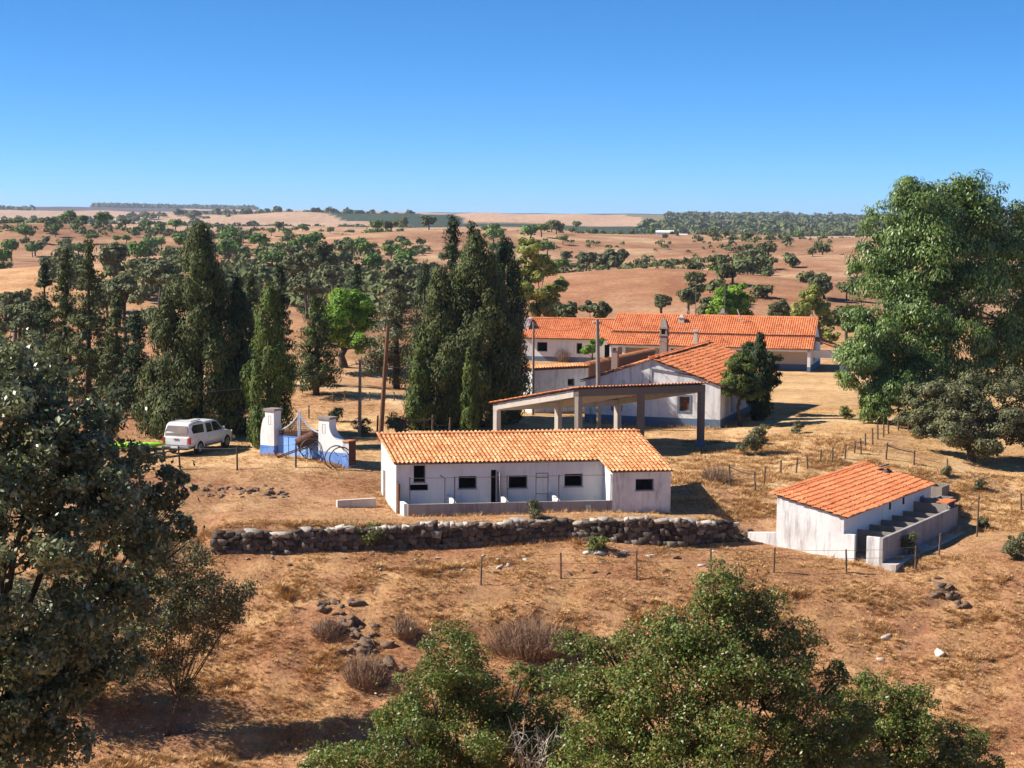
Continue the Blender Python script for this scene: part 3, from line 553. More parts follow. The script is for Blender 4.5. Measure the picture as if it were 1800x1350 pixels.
# ------------------------------------------------------------------ gabled house
def gable_house():
    z0 = 1.8; f = Fr((4.81, 111.59, 0), -19.2); Wd = 9.03; D = 16.8; zev, zap = 4.55, 6.08; am = Wd / 2; g = f.swap()
    t = thing('gabled_house', 'white gabled house with grey-blue base band and worn orange tile roof', 'house', tuple(f(am, 6, z0)))
    zt = lambda a: zap - abs(a - am) * (zap - zev) / am - .04
    def fo(u0, v0, u1, v1): a0, z1 = f.fit(u0, v0, 0); a1, zz = f.fit(u1, v1, 0); return (a0, a1, zz, z1)
    w1 = fo(1193, 697, 1211, 723); w2 = fo(1077, 703, 1090, 719)
    mb = MB(); wall(mb, f, 0, Wd, 0, .3, z0 + .55, zt, [w1, w2], [am]); mb.build('gable_wall', M['plaster_dirty'], t)
    mb = MB(); wall(mb, f, -.012, Wd + .012, -.012, .3, z0 - .7, z0 + .55); mb.build('base_band', M['blue_base'], t)
    mb = MB(); wall(mb, f, 0, Wd, D - .3, D, z0 - .7, zt, (), [am]); mb.build('rear_wall', M['plaster'], t)
    for a0, a1 in ((0, .3), (Wd - .3, Wd)):
        ops = [(3.2, 4.1, z0 + .7, z0 + 1.9), (8.2, 9.1, z0 + .7, z0 + 1.9)]
        mb = MB(); wall(mb, g, .3, D - .3, a0, a1, z0 + .55, zev - .06, ops); mb.build('side_wall', M['plaster_dirty'], t)
        mb = MB(); wall(mb, g, .303, D - .3, a0 - (.012 if a0 < 1 else -.0), a1 + (.012 if a0 > 1 else 0), z0 - .7, z0 + .548); mb.build('base_band', M['blue_base'], t)
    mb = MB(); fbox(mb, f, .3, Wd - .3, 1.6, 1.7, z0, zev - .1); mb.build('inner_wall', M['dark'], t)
    for w in (w1, w2):
        e = .13; mb = MB()
        for q in ((w[0] - e, w[1] + e, w[2] - e, w[2]), (w[0] - e, w[1] + e, w[3], w[3] + e), (w[0] - e, w[0], w[2], w[3]), (w[1], w[1] + e, w[2], w[3])): fbox(mb, f, q[0], q[1], -.03, .06, q[2], q[3])
        o = mb.build('window', M['blue_base'], t)
        mb = MB(); fbox(mb, f, w[0], w[1], .16, .19, w[2], w[3]); mb.build('shutter', M['rust'], o)
    # roof
    for side in (0, 1):
        dirn = f.e if side == 0 else -f.e; slope = (zap - zev) / am; ov = .28
        p_low = f(-ov, -.22, zt(-ov) + .10) if side == 0 else f(Wd + ov, D + .2, zt(Wd + ov) + .10)
        ex = -f.n if side == 0 else f.n
        # keep ex x sl pointing up
        sl_ = nz3(dirn + np.array([0, 0, slope]))
        ex = np.cross(sl_, np.cross(-f.n if side == 0 else f.n, sl_)); ex = nz3(f.n * (1 if np.cross(f.n, sl_)[2] > 0 else -1))
        p_low = f(-ov, (D + .2) if ex.dot(f.n) < 0 else -.22, zt(-ov) + .10) if side == 0 else f(Wd + ov, (D + .2) if ex.dot(f.n) < 0 else -.22, zt(Wd + ov) + .10)
        nw = int((D + .45) / TW); na = int((am + ov) * math.hypot(1, slope) / TL) + 1
        tiles_joined('roof_tiles', roof_spots(p_low, ex, sl_, nw, na, .03, seed=20 + side), ex, sl_, M['tile_b_j'], t, deep=True)
        mb = MB(); a0, a1 = (-ov, am) if side == 0 else (am, Wd + ov)
        mb.hexa([f(a0, -.15, zt(a0) + .02), f(a1, -.15, zt(a1) + .02), f(a1, D + .15, zt(a1) + .02), f(a0, D + .15, zt(a0) + .02), f(a0, -.15, zt(a0) + .08), f(a1, -.15, zt(a1) + .08), f(a1, D + .15, zt(a1) + .08), f(a0, D + .15, zt(a0) + .08)]); mb.build('roof_deck', M['wood_grey'], t)
    mb = MB(); ridge_row(mb, f(am, -.2, zap + .1), f(am, D + .2, zap + .1), .13); mb.build('ridge_tiles', M['tile_b_j'], t)
    # rain pipe on the gable
    mb = MB(); a0, zz = f.fit(1141, 648, -.06); a1, z1 = f.fit(1239, 664, -.06); mb.tube([f(a0, -.06, zz - 1.1), f(a0, -.06, zz), f(a1, -.06, z1)], .035, 6); mb.build('rain_pipe', M['iron_dark'], t)
    # chimneys
    def chim(u, vb, vt, Y, wpx, style):
        p = W(u, vb, Y); q = W(u, vt, Y); w = wpx * Y / FPX / 2; h = q[2] - p[2]; c = Fr(p, -19.2); mb = MB()
        if style == 'tower':
            fbox(mb, c, -w, w, -w, w, -.8, h * .50); fbox(mb, c, -w * 1.25, w * 1.25, -w * 1.25, w * 1.25, h * .50, h * .54)
            for i in (-1, 1):
                for j in (-1, 1): fbox(mb, c, i * w - (.12 if i > 0 else 0), i * w + (.12 if i < 0 else 0), j * w - (.12 if j > 0 else 0), j * w + (.12 if j < 0 else 0), h * .54, h * .68)
            fbox(mb, c, -w * 1.2, w * 1.2, -w * 1.2, w * 1.2, h * .68, h * .72)
            b4 = [c(i * w * 1.1, j * w * 1.1, h * .72) for i, j in ((-1, -1), (1, -1), (1, 1), (-1, 1))]; t4 = [c(i * .12, j * .12, h * .92) for i, j in ((-1, -1), (1, -1), (1, 1), (-1, 1))]; mb.hexa(b4 + t4)
            mb.tube([c(0, 0, h * .9), c(0, 0, h)], .06, 6); o = mb.build('chimney', M['concrete'], t)
            mb = MB(); fbox(mb, c, -w * .6, w * .6, -w * .6, w * .6, h * .54, h * .68); mb.build('flue', M['dark'], o)
        elif style == 'block':
            fbox(mb, c, -w, w, -w, w, -1.6, h * .85); fbox(mb, c, -w * 1.2, w * 1.2, -w * 1.2, w * 1.2, h * .85, h); o = mb.build('chimney', M['concrete'], t)
            mb = MB(); fbox(mb, c, -w * .5, w * .5, -w * 1.23, -w * 1.15, h * .87, h * .97); mb.build('flue', M['dark'], o)
        else:
            fbox(mb, c, -w, w, -w, w, -.8, h * .55); fbox(mb, c, -w * .8, w * .8, -w * .8, w * .8, h * .55, h * .9); fbox(mb, c, -w * 1.15, w * 1.15, -w * 1.15, w * 1.15, h * .9, h); mb.build('chimney', M['concrete_light'], t)
    chim(1167, 624, 556, 122, 13, 'tower'); chim(1081, 655, 610, 118.5, 11, 'block'); chim(1223, 612, 580, 126, 8, 'pot')
gable_house()

# ------------------------------------------------------------------ open concrete barn (hay shelter)
def hay_shelter():
    P3 = np.array([3.83, 97.82, 0]); P6 = np.array([11.52, 101.24, 0]); P1 = np.array([-1.12, 101.75, 0]); al = P6 - P3; ac = P1 - P3; L = np.linalg.norm(al); Dp = np.linalg.norm(ac)
    f = Fr(P3, math.degrees(math.atan2(al[1], al[0])), math.degrees(math.atan2(ac[1], ac[0]))); zh, zl = 5.32, 4.02; zt = lambda b: zh + (zl - zh) * b / Dp
    t = thing('hay_shelter', 'open concrete shelter on tall posts with tiled lean roof between the pigsty and gabled house', 'shelter', tuple(f(L / 2, Dp / 2, 1.6)))
    for a in (.0, L / 2, L):
        for b in (.0, Dp):
            p = f(a, b, 0); w = .135; zg = gz(p[0], p[1]); aa = a + (w if a == 0 else -w if a == L else 0); bb = b + (w if b == 0 else -w); zc_ = zg - .3
            mb = MB(); fbox(mb, f, aa - w, aa + w, bb - w, bb + w, zg + .5, zt(b) - .38); o = mb.build('post', (M['concrete_dark'] if a > 1 else M['concrete']) if b == 0 else M['concrete_light'], t)  # post colours carry shade at the front, sunlight at the rear
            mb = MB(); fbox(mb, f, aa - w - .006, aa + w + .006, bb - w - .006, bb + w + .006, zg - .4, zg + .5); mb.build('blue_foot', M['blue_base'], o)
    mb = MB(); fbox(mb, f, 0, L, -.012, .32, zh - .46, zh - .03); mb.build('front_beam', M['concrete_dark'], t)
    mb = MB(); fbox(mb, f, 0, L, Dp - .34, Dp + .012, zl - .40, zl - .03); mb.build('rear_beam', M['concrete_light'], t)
    for a0, a1 in ((-.012, .28), (L / 2 - .14, L / 2 + .14), (L - .28, L + .012)):
        mb = MB(); b0, b1 = .345, Dp - .345; mb.hexa([f(a0, b0, zt(b0) - .44), f(a1, b0, zt(b0) - .44), f(a1, b1, zt(b1) - .40), f(a0, b1, zt(b1) - .40), f(a0, b0, zt(b0) - .03), f(a1, b0, zt(b0) - .03), f(a1, b1, zt(b1) - .03), f(a0, b1, zt(b1) - .03)]); mb.build('rake_beam', M['concrete_light'], t)
    for k in range(1, 9):
        b = Dp * k / 9; mb = MB(); fbox(mb, f, -.1, L + .1, b - .04, b + .04, zt(b) - .026, zt(b) + .04); mb.build('purlin', M['wood_grey'], t)
    mb = MB(); b0, b1 = -.15, Dp + .15; mb.hexa([f(-.15, b0, zt(b0) + .045), f(L + .15, b0, zt(b0) + .045), f(L + .15, b1, zt(b1) + .045), f(-.15, b1, zt(b1) + .045), f(-.15, b0, zt(b0) + .07), f(L + .15, b0, zt(b0) + .07), f(L + .15, b1, zt(b1) + .07), f(-.15, b1, zt(b1) + .07)]); mb.build('roof_deck', M['wood_grey'], t)
    sl_ = nz3(f(0, -1, -(zl - zh) / Dp) - f(0, 0, 0)); ex = -f.e
    tiles_joined('roof_tiles', roof_spots(f(L + .18, Dp + .22, zt(Dp + .22) + .075), ex, sl_, int((L + .36) / TW), int((Dp + .4) * 1.02 / TL), .012, seed=31), ex, sl_, M['tile_b_j'], t)
hay_shelter()

# ------------------------------------------------------------------ long farmhouse with porch, its left wing
def long_house():
    z0 = .6; f = Fr((29.0, 165.5, 0), 164, 74); g = f.swap()     # a runs from the right end to the left
    L = 20.0; D = 9.4; ze, zr = 2.95, 5.55; br = 4.6; t = thing('farmhouse', 'long farmhouse with ribbed orange roof in two pitches and shaded porch', 'house', tuple(f(L / 2, 4, z0)))
    zt = lambda b: zr - abs(b - br) * (zr - ze) / br - .05
    mb = MB(); wall(mb, g, 1.9, D, .0, .3, z0 + .6, zt, [(3.0, 4.0, z0 + .9, z0 + 1.9)], [br]); mb.build('gable_wall', M['plaster'], t)
    mb = MB(); wall(mb, g, .0, 1.9, .0, .3, z0 + 1.95, zt, [], []); mb.build('porch_gable', M['plaster'], t)
    mb = MB(); wall(mb, g, 1.9, D, -.012, .3, z0 - .5, z0 + .6); mb.build('base_band', M['blue_base'], t)
    mb = MB(); wall(mb, g, 0, D, L - .3, L, z0 - .5, zt, (), [br]); mb.build('gable_wall', M['plaster'], t)
    ops = [(13.6, 15.0, z0 + 1.0, z0 + 1.9), (9, 9.9, z0 + .02, z0 + 1.95), (6.5, 7.6, z0 + .9, z0 + 1.9)]
    mb = MB(); wall(mb, f, .3, L - .3, 1.9, 2.2, z0 + .6, zt(1.9), ops[:1] + ops[2:]); mb.build('porch_wall', M['plaster_pink'], t)
    mb = MB(); wall(mb, f, .3, L - .3, 1.888, 2.2, z0 - .4, z0 + .598); mb.build('base_band', M['blue_base'], t)
    mb = MB(); wall(mb, f, .3, L - .3, D - .3, D, z0 - .5, zt(D)); mb.build('rear_wall', M['plaster'], t)
    mb = MB(); fbox(mb, f, .4, L - .4, 3.4, 3.5, z0, ze); mb.build('inner_wall', M['dark'], t)
    mb = MB(); fbox(mb, f, 0, L, -.0, .25, z0 + 1.95, ze - .06); mb.build('porch_beam', M['plaster'], t)
    for a in (0.0, 4.6, 9.2, 13.8, 18.4):
        mb = MB(); fbox(mb, f, a, a + .3, .0, .3, z0 + .5, z0 + 1.947); o = mb.build('pillar', M['plaster'], t)
        mb = MB(); fbox(mb, f, a - .01, a + .31, -.01, .31, z0 - .4, z0 + .5); mb.build('blue_foot', M['blue_base'], o)
    for o_ in (ops[0], ops[2]):
        mb = MB(); fbox(mb, f, o_[0] - .06, o_[1] + .06, 1.86, 1.95, o_[2] - .08, o_[2]); mb.build('window_sill', M['concrete_light'], t)
    slope = (zr - ze) / br
    for side in (0, 1):
        sl_ = nz3((f.n if side == 0 else -f.n) + np.array([0, 0, slope])); ex = f.e * (1 if np.cross(f.e, sl_)[2] > 0 else -1); b = -.3 if side == 0 else D + .3
        p_low = f(-.25 if ex.dot(f.e) > 0 else L + .25, b, zt(b) + .12); nw = int((L + .5) / TW); na = int((br + .3) * math.hypot(1, slope) / TL)
        sp = roof_spots(p_low, ex, sl_, nw, na, .01, seed=40 + side)
        if side == 0: sp = [p + (np.array([0, 0, .10]) if (p - f(0, 0, 0)).dot(f.n) > 1.55 else 0) for p in sp]
        tiles_joined('roof_tiles', sp, ex, sl_, M['tile_b_j'], t)
        mb = MB(); b0, b1 = (-.25, br) if side == 0 else (br, D + .25)
        mb.hexa([f(-.2, b0, zt(b0) + .01), f(L + .2, b0, zt(b0) + .01), f(L + .2, b1, zt(b1) + .01), f(-.2, b1, zt(b1) + .01), f(-.2, b0, zt(b0) + .09), f(L + .2, b0, zt(b0) + .09), f(L + .2, b1, zt(b1) + .09), f(-.2, b1, zt(b1) + .09)]); mb.build('roof_deck', M['wood_grey'], t)
    mb = MB(); fbox(mb, f, -.22, L + .22, 1.48, 1.56, zt(1.5) + .10, zt(1.5) + .27); mb.build('roof_step', M['rust'], t)
    mb = MB(); ridge_row(mb, f(-.2, br, zr + .1), f(L + .2, br, zr + .1), .14); mb.build('ridge_tiles', M['tile_b_j'], t)
    # end porch on the right
    mb = MB(); wall(mb, g, 2.0, 2.25, -3.0, -.003, z0 + 1.3, z0 + 2.0); mb.build('side_porch_beam', M['plaster'], t)
    for b in (2.0, 4.6): mb = MB(); fbox(mb, f, -3.0, -2.65, b, b + .3, z0 - .4, z0 + 1.9); mb.build('pillar', M['plaster'], t)
    sl_ = nz3(f.e + np.array([0, 0, .36])); ex = f.n * (1 if np.cross(f.n, sl_)[2] > 0 else -1); p_low = f(-3.3, 1.8 if ex.dot(f.n) > 0 else 5.2, z0 + 1.98)
    tiles_joined('side_porch_tiles', roof_spots(p_low, ex, sl_, 15, 9, .01, seed=45), ex, sl_, M['tile_b_j'], t)
    mb = MB(); mb.hexa([f(-3.25, 1.85, z0 + 1.9), f(-.003, 1.85, z0 + 3.05), f(-.003, 5.1, z0 + 3.05), f(-3.25, 5.1, z0 + 1.9), f(-3.25, 1.85, z0 + 1.97), f(-.003, 1.85, z0 + 3.13), f(-.003, 5.1, z0 + 3.13), f(-3.25, 5.1, z0 + 1.97)]); mb.build('side_porch_deck', M['wood_grey'], t)
    # chimney, aerials
    def at(u, b): return f(*(lambda a: (a, b, zt(b)))(fa(u, b)))
    def fa(u, b):
        lo, hi = -5., 30.
        for _ in range(40):
            m_ = (lo + hi) / 2
            if uv(f(m_, b, 4))[0] > u: lo = m_
            else: hi = m_
        return lo
    for u, b, w, h in ((1198, br - 1.2, .28, .9), (1270, br + 1.5, .32, 1.6)):
        c = Fr(at(u, b), 164, 74); mb = MB(); fbox(mb, c, -w, w, -w, w, -.4, h * .7); fbox(mb, c, -w * 1.3, w * 1.3, -w * 1.3, w * 1.3, h * .7, h * .78); mb.hexa([c(i * w * .9, j * w * .9, h * .78) for i, j in ((-1, -1), (1, -1), (1, 1), (-1, 1))] + [c(i * .05, j * .05, h * 1.1) for i, j in ((-1, -1), (1, -1), (1, 1), (-1, 1))]); mb.build('chimney', M['concrete_light'] if b < br else M['concrete'], t)
    for u, b, h, lean in ((1222, br - .2, 4.0, 0), (1273, br, 3.2, 0), (1305, br - 1.2, 1.5, -.55), (1215, br + .3, 1.2, -.6)):
        p = at(u, b) + [0, 0, .1]; mb = MB(); mb.tube([p, p + np.array([lean, 0, h])], .035 if lean == 0 else .06, 6); mb.build('aerial', M['wire'] if lean == 0 else M['concrete_light'], t)
    # left wing
    f2 = Fr((1.25, 177.9, 0), -11.5); g2 = f2.swap(); L2 = 9.7; D2 = 7.0; ze, zr = 3.2, 4.75; br2 = 3.5; zt2 = lambda b: zr - abs(b - br2) * (zr - ze) / br2 - .05
    t2 = thing('farmhouse_wing', 'low white wing with orange roof adjoining the left end of the long farmhouse', 'house', tuple(f2(L2 / 2, 3, z0)))
    def fo(u0, v0, u1, v1): a0, z1 = f2.fit(u0, v0, 0); a1, zz = f2.fit(u1, v1, 0); return (a0, a1, zz, z1)
    o1 = fo(944, 601, 962, 618); o2 = fo(1013, 603, 1023, 622); o3 = fo(1062, 606, 1074, 630); o3 = (o3[0], min(o3[1], L2 - .35), z0 + .02, o3[3])
    mb = MB(); wall(mb, f2, 0, L2, 0, .3, z0 + .45, zt2(0), [o1, o2, (o3[0], o3[1], z0 + .45, o3[3])]); mb.build('front_wall', M['plaster'], t2)
    mb = MB(); wall(mb, f2, -.012, L2 + .012, -.012, .3, z0 - .5, z0 + .449, [(o3[0], o3[1], z0 + .02, z0 + .449)]); mb.build('base_band', M['blue_base'], t2)
    for a in (0, L2 - .3): mb = MB(); wall(mb, g2, .3, D2, a, a + .3, z0 - .5, zt2, (), [br2]); mb.build('end_wall', M['plaster'], t2)
    mb = MB(); wall(mb, f2, .3, L2 - .3, D2 - .3, D2, z0 - .5, zt2(D2)); mb.build('rear_wall', M['plaster'], t2)
    mb = MB(); fbox(mb, f2, .3, L2 - .3, 1.4, 1.5, z0, ze); mb.build('inner_wall', M['dark'], t2)
    for o_ in (o1, o2):
        mb = MB(); e = .07
        for q in ((o_[0], o_[1], o_[2], o_[2] + e), (o_[0], o_[1], o_[3] - e, o_[3]), (o_[0], o_[0] + e, o_[2] + e, o_[3] - e), (o_[1] - e, o_[1], o_[2] + e, o_[3] - e)): fbox(mb, f2, q[0], q[1], .1, .16, q[2], q[3])
        mb.build('window', M['wood_grey'], t2)
    am_ = (o3[0] + o3[1]) / 2; rr = (o3[1] - o3[0]) / 2 + .12; mb = MB()
    for k in range(8):
        t0, t1 = math.pi * k / 8, math.pi * (k + 1) / 8; A = lambda tt_, q: (am_ - math.cos(tt_) * q, o3[3] - .1 + math.sin(tt_) * q)
        (x0, y0), (x1, y1), (x2, y2), (x3, y3) = A(t0, rr), A(t1, rr), A(t1, rr + .3), A(t0, rr + .3)
        mb.hexa([f2(x0, -.12, y0), f2(x1, -.12, y1), f2(x1, -.002, y1), f2(x0, -.002, y0), f2(x3, -.12, y3), f2(x2, -.12, y2), f2(x2, -.002, y2), f2(x3, -.002, y3)])
    mb.build('door_arch', M['plaster'], t2)
    slope = (zr - ze) / br2
    for side in (0, 1):
        sl_ = nz3((f2.n if side == 0 else -f2.n) + np.array([0, 0, slope])); ex = f2.e * (1 if np.cross(f2.e, sl_)[2] > 0 else -1); b = -.65 if side == 0 else D2 + .3
        p_low = f2(-.25 if ex.dot(f2.e) > 0 else L2 + .25, b, zt2(b) + .12)
        tiles_joined('roof_tiles', roof_spots(p_low, ex, sl_, int((L2 + .5) / TW), int((br2 + (.65 if side == 0 else .3)) * math.hypot(1, slope) / TL), .01, seed=50 + side), ex, sl_, M['tile_b_j'], t2)
        mb = MB(); b0, b1 = (-.6, br2) if side == 0 else (br2, D2 + .25)
        mb.hexa([f2(-.2, b0, zt2(b0) + .01), f2(L2 + .2, b0, zt2(b0) + .01), f2(L2 + .2, b1, zt2(b1) + .01), f2(-.2, b1, zt2(b1) + .01), f2(-.2, b0, zt2(b0) + .09), f2(L2 + .2, b0, zt2(b0) + .09), f2(L2 + .2, b1, zt2(b1) + .09), f2(-.2, b1, zt2(b1) + .09)]); mb.build('roof_deck', M['wood_grey'], t2)
    mb = MB(); ridge_row(mb, f2(-.2, br2, zr + .1), f2(L2 + .2, br2, zr + .1), .13); mb.build('ridge_tiles', M['tile_b_j'], t2)
    mb = MB(); fbox(mb, f2, -.3, .25, 1.0, 3.1, zt2(1.0) - .3, 4.9); mb.build('chimney', M['plaster'], t2)
long_house()

# ------------------------------------------------------------------ outbuilding wall and courtyard wall left of the gabled house
def yard_walls():
    p = W(937, 657, 116); q = W(1034, 641, 118.5); f = Fr((p[0], p[1], 0), math.degrees(math.atan2(q[1] - p[1], q[0] - p[0]))); L = np.linalg.norm((q - p)[:2]); zt = (p[2] + q[2]) / 2
    t = thing('outbuilding', 'grimy white flat-topped outbuilding with small square window behind the hay shelter', 'outbuilding', (*f(L / 2, 1, 0)[:2], 1.7))
    a0, z1 = f.fit(997, 666, 0); a1, zz = f.fit(1009, 678, 0)
    mb = MB(); wall(mb, f, 0, L, 0, .3, 1.0, zt, [(a0, a1, zz, z1)]); mb.build('front_wall', M['plaster_dirty'], t)
    mb = MB(); wall(mb, f.swap(), .3, 1.2, 0, .3, 1.0, zt); mb.build('end_wall', M['plaster_dirty'], t)
    mb = MB(); wall(mb, f.swap(), .3, 1.2, L - .3, L, 1.0, zt); mb.build('end_wall', M['plaster_dirty'], t)
    mb = MB(); wall(mb, f, .3, L - .3, .9, 1.2, 1.0, zt); mb.build('rear_wall', M['plaster_dirty'], t)
    mb = MB(); fbox(mb, f, -.1, L + .1, -.12, 1.3, zt, zt + .14); mb.build('flat_roof', M['rust'], t)
    sl_ = nz3(f.n + np.array([0, 0, .04])); tiles_joined('roof_tiles', roof_spots(f(-.15, -.18, zt + .15), f.e, sl_, int((L + .3) / TW), 4, .02, seed=61), f.e, sl_, M['tile_a_j'], t)
    mb = MB(); e = .06
    for w in ((a0, a1, zz, zz + e), (a0, a1, z1 - e, z1), (a0, a0 + e, zz + e, z1 - e), (a1 - e, a1, zz + e, z1 - e)): fbox(mb, f, w[0], w[1], .1, .15, w[2], w[3])
    mb.build('window', M['wood_grey'], t)
    p = W(1036, 641, 122.5); q = W(1152, 616, 139); f = Fr((p[0], p[1], 0), math.degrees(math.atan2(q[1] - p[1], q[0] - p[0]))); L = np.linalg.norm((q - p)[:2])
    t = thing('courtyard_wall', 'brown tile-capped courtyard wall rising behind the gabled house roof', 'wall', (*f(L / 2, 0, 0)[:2], 1.5))
    zt = lambda a: p[2] + (q[2] - p[2]) * a / L
    mb = MB(); wall(mb, f, 0, L, 0, .35, .9, zt); mb.build('masonry', M['rust'], t)
    mb = MB(); ridge_row(mb, f(0, .17, p[2]), f(L, .17, q[2]), .24); mb.build('coping_tiles', M['tile_a_j'], t)
    c = W(954, 664, 119); mb = MB(); g = Fr(c, 0); fbox(mb, g, -.35, .35, -.3, .3, -1.4, .3); fbox(mb, g, -.42, .42, -.36, .36, .3, .4); tag(mb.build('wellhead', M['plaster'], None, c - [0, 0, 1.4]), 'small white masonry block with cap at the left end of the outbuilding', 'wellhead')
yard_walls()

# ------------------------------------------------------------------ dry stone retaining wall
def rock_mesh(name, seed, mat, sub=0, sq=.0):
    r = np.random.RandomState(seed); ph = (1 + 5 ** .5) / 2
    V = np.array([(-1, ph, 0), (1, ph, 0), (-1, -ph, 0), (1, -ph, 0), (0, -1, ph), (0, 1, ph), (0, -1, -ph), (0, 1, -ph), (ph, 0, -1), (ph, 0, 1), (-ph, 0, -1), (-ph, 0, 1)], float); V /= np.linalg.norm(V[0])
    T = [(0, 11, 5), (0, 5, 1), (0, 1, 7), (0, 7, 10), (0, 10, 11), (1, 5, 9), (5, 11, 4), (11, 10, 2), (10, 7, 6), (7, 1, 8), (3, 9, 4), (3, 4, 2), (3, 2, 6), (3, 6, 8), (3, 8, 9), (4, 9, 5), (2, 4, 11), (6, 2, 10), (8, 6, 7), (9, 8, 1)]
    V = np.sign(V) * np.abs(V) ** (.42 if sq else .85); V = V * (1 + r.normal(0, .12, (12, 1))) + r.normal(0, .09, (12, 3))
    return mesh_np(name, V * .5, None, mat, False, T)
def block_mesh(name, seed, mat, j=.13):
    r = np.random.RandomState(seed); V = np.array([(x, y, z) for x in (-.5, .5) for y in (-.5, .5) for z in (-.5, .5)]) + r.normal(0, j, (8, 3)) * [1, .5, 1]
    V = np.concatenate([V, np.array([(0, -.62, 0), (0, .55, 0), (0, 0, .58), (0, 0, -.55)]) + r.normal(0, .07, (4, 3))]); T = []
    for c, q in ((8, (0, 4, 5, 1)), (9, (2, 3, 7, 6)), (10, (1, 5, 7, 3)), (11, (0, 2, 6, 4))): T += [(c, q[i], q[(i + 1) % 4]) for i in range(4)]
    T += [(0, 1, 3), (0, 3, 2), (4, 6, 7), (4, 7, 5)]
    return mesh_np(name, V, None, mat, False, T)
STONES = [block_mesh('stone', 100 + i, M['stone']) for i in range(8)]; CAPS = [block_mesh('stone', 120 + i, M['rock_pale'] if i == 1 else M['stone_cap'] if i < 4 else M['stone'], .16) for i in range(6)]
def stone_wall():
    n = 75; s = np.linspace(0, 1, n); seg = np.hypot(np.diff(_wx), np.diff(_wy)); cum = np.concatenate([[0], np.cumsum(seg)]); Lt = cum[-2]; l0 = cum[1]
    at = lambda q: (np.interp(q, cum, _wx), np.interp(q, cum, _wy))
    c = at(Lt * .5); t = thing('dry_stone_wall', 'long dry stone retaining wall of rough dark stones below the pigsty', 'wall', (c[0], c[1], gz(*c)))
    core = MB(); prev = None; k = int((Lt - l0) / .8)
    for i in range(k):
        q0 = l0 + (Lt - l0) * i / k; q1 = l0 + (Lt - l0) * (i + 1) / k; (x0, y0), (x1, y1) = at(q0), at(q1)
        za, zb = gz(x0, y0 - .3), gz(x1, y1 - .3); ta = ztop(x0, y0); tb = ztop(x1, y1)
        core.hexa([(x0, y0 + .06, za - .4), (x1, y1 + .06, zb - .4), (x1, y1 + .42, zb - .4), (x0, y0 + .42, za - .4), (x0, y0 + .12, ta - .08), (x1, y1 + .12, tb - .08), (x1, y1 + .42, tb - .08), (x0, y0 + .42, ta - .08)])
    core.build('rubble_core', M['rock'], t)
    spots = []; q = l0
    rows = 4
    for j in range(rows + 1):
        q = l0 + rng.uniform(0, .2)
        while q < Lt:
            w = rng.uniform(.2, .5) if j < rows else rng.uniform(.22, .5); x, y = at(q + w / 2); zb, zt_ = gz(x, y - .35), ztop(x, y); H = (zt_ - zb) / rows
            z = zb + H * (j + .5) if j < rows else zt_ + .02; h = H * rng.uniform(.85, 1.2) if j < rows else rng.uniform(.12, .24); dpt = rng.uniform(.24, .34)
            x2, y2 = at(q + w); ang = math.atan2(y2 - y, x2 - x) if q + w < Lt else 0
            spots.append((uv((x, y, z))[1], x, y + (.02 + .03 * j / rows if j < rows else .12) + rng.uniform(-.05, .04), z + rng.uniform(-.03, .03), w * 1.08, dpt if j < rows else .42, h, ang, j)); q += w * .97
    rng.shuffle(spots); cap = [p for p in spots if p[-1] == rows]; rest = [p for p in spots if p[-1] != rows]; allp = cap + rest
    joined = []
    for i, (_, x, y, z, w, d, h, ang, j) in enumerate(allp):
        rot = (rng.normal(0, .10), rng.normal(0, .12), ang + rng.normal(0, .12))
        if i < 300:
            o = link('stone', CAPS[rng.randint(6)] if j == rows else STONES[rng.randint(8)], t, np.array([x, y, z]) - ORG[t]); o.scale = (w, d, h * 1.05); o.rotation_euler = rot
        else: joined.append((x, y, z, w, d, h * 1.05, rot))
    if joined:
        Vs = []; Ts = []
        for i, (x, y, z, w, d, h, rot) in enumerate(joined):
            me_ = STONES[i % 8]; v = np.array([p.co[:] for p in me_.vertices]) * [w, d, h]; c_, s_ = math.cos(rot[2]), math.sin(rot[2]); v = v @ np.array([[c_, s_, 0], [-s_, c_, 0], [0, 0, 1]]) + [x, y, z] - ORG[t]
            Vs.append(v); Ts.append(np.array([p.vertices[:] for p in me_.polygons]) + len(v) * i)
        o = link('lesser_stones', mesh_np('lesser_stones', np.concatenate(Vs), None, M['stone'], False, np.concatenate(Ts)), t); o['kind'] = 'stuff'
def ztop(x, y): return float(np.interp(x, _wx, _wt)) - .11 + .05 * math.sin(x * 1.3) + .04 * math.sin(x * 3.1 + 1)
stone_wall()

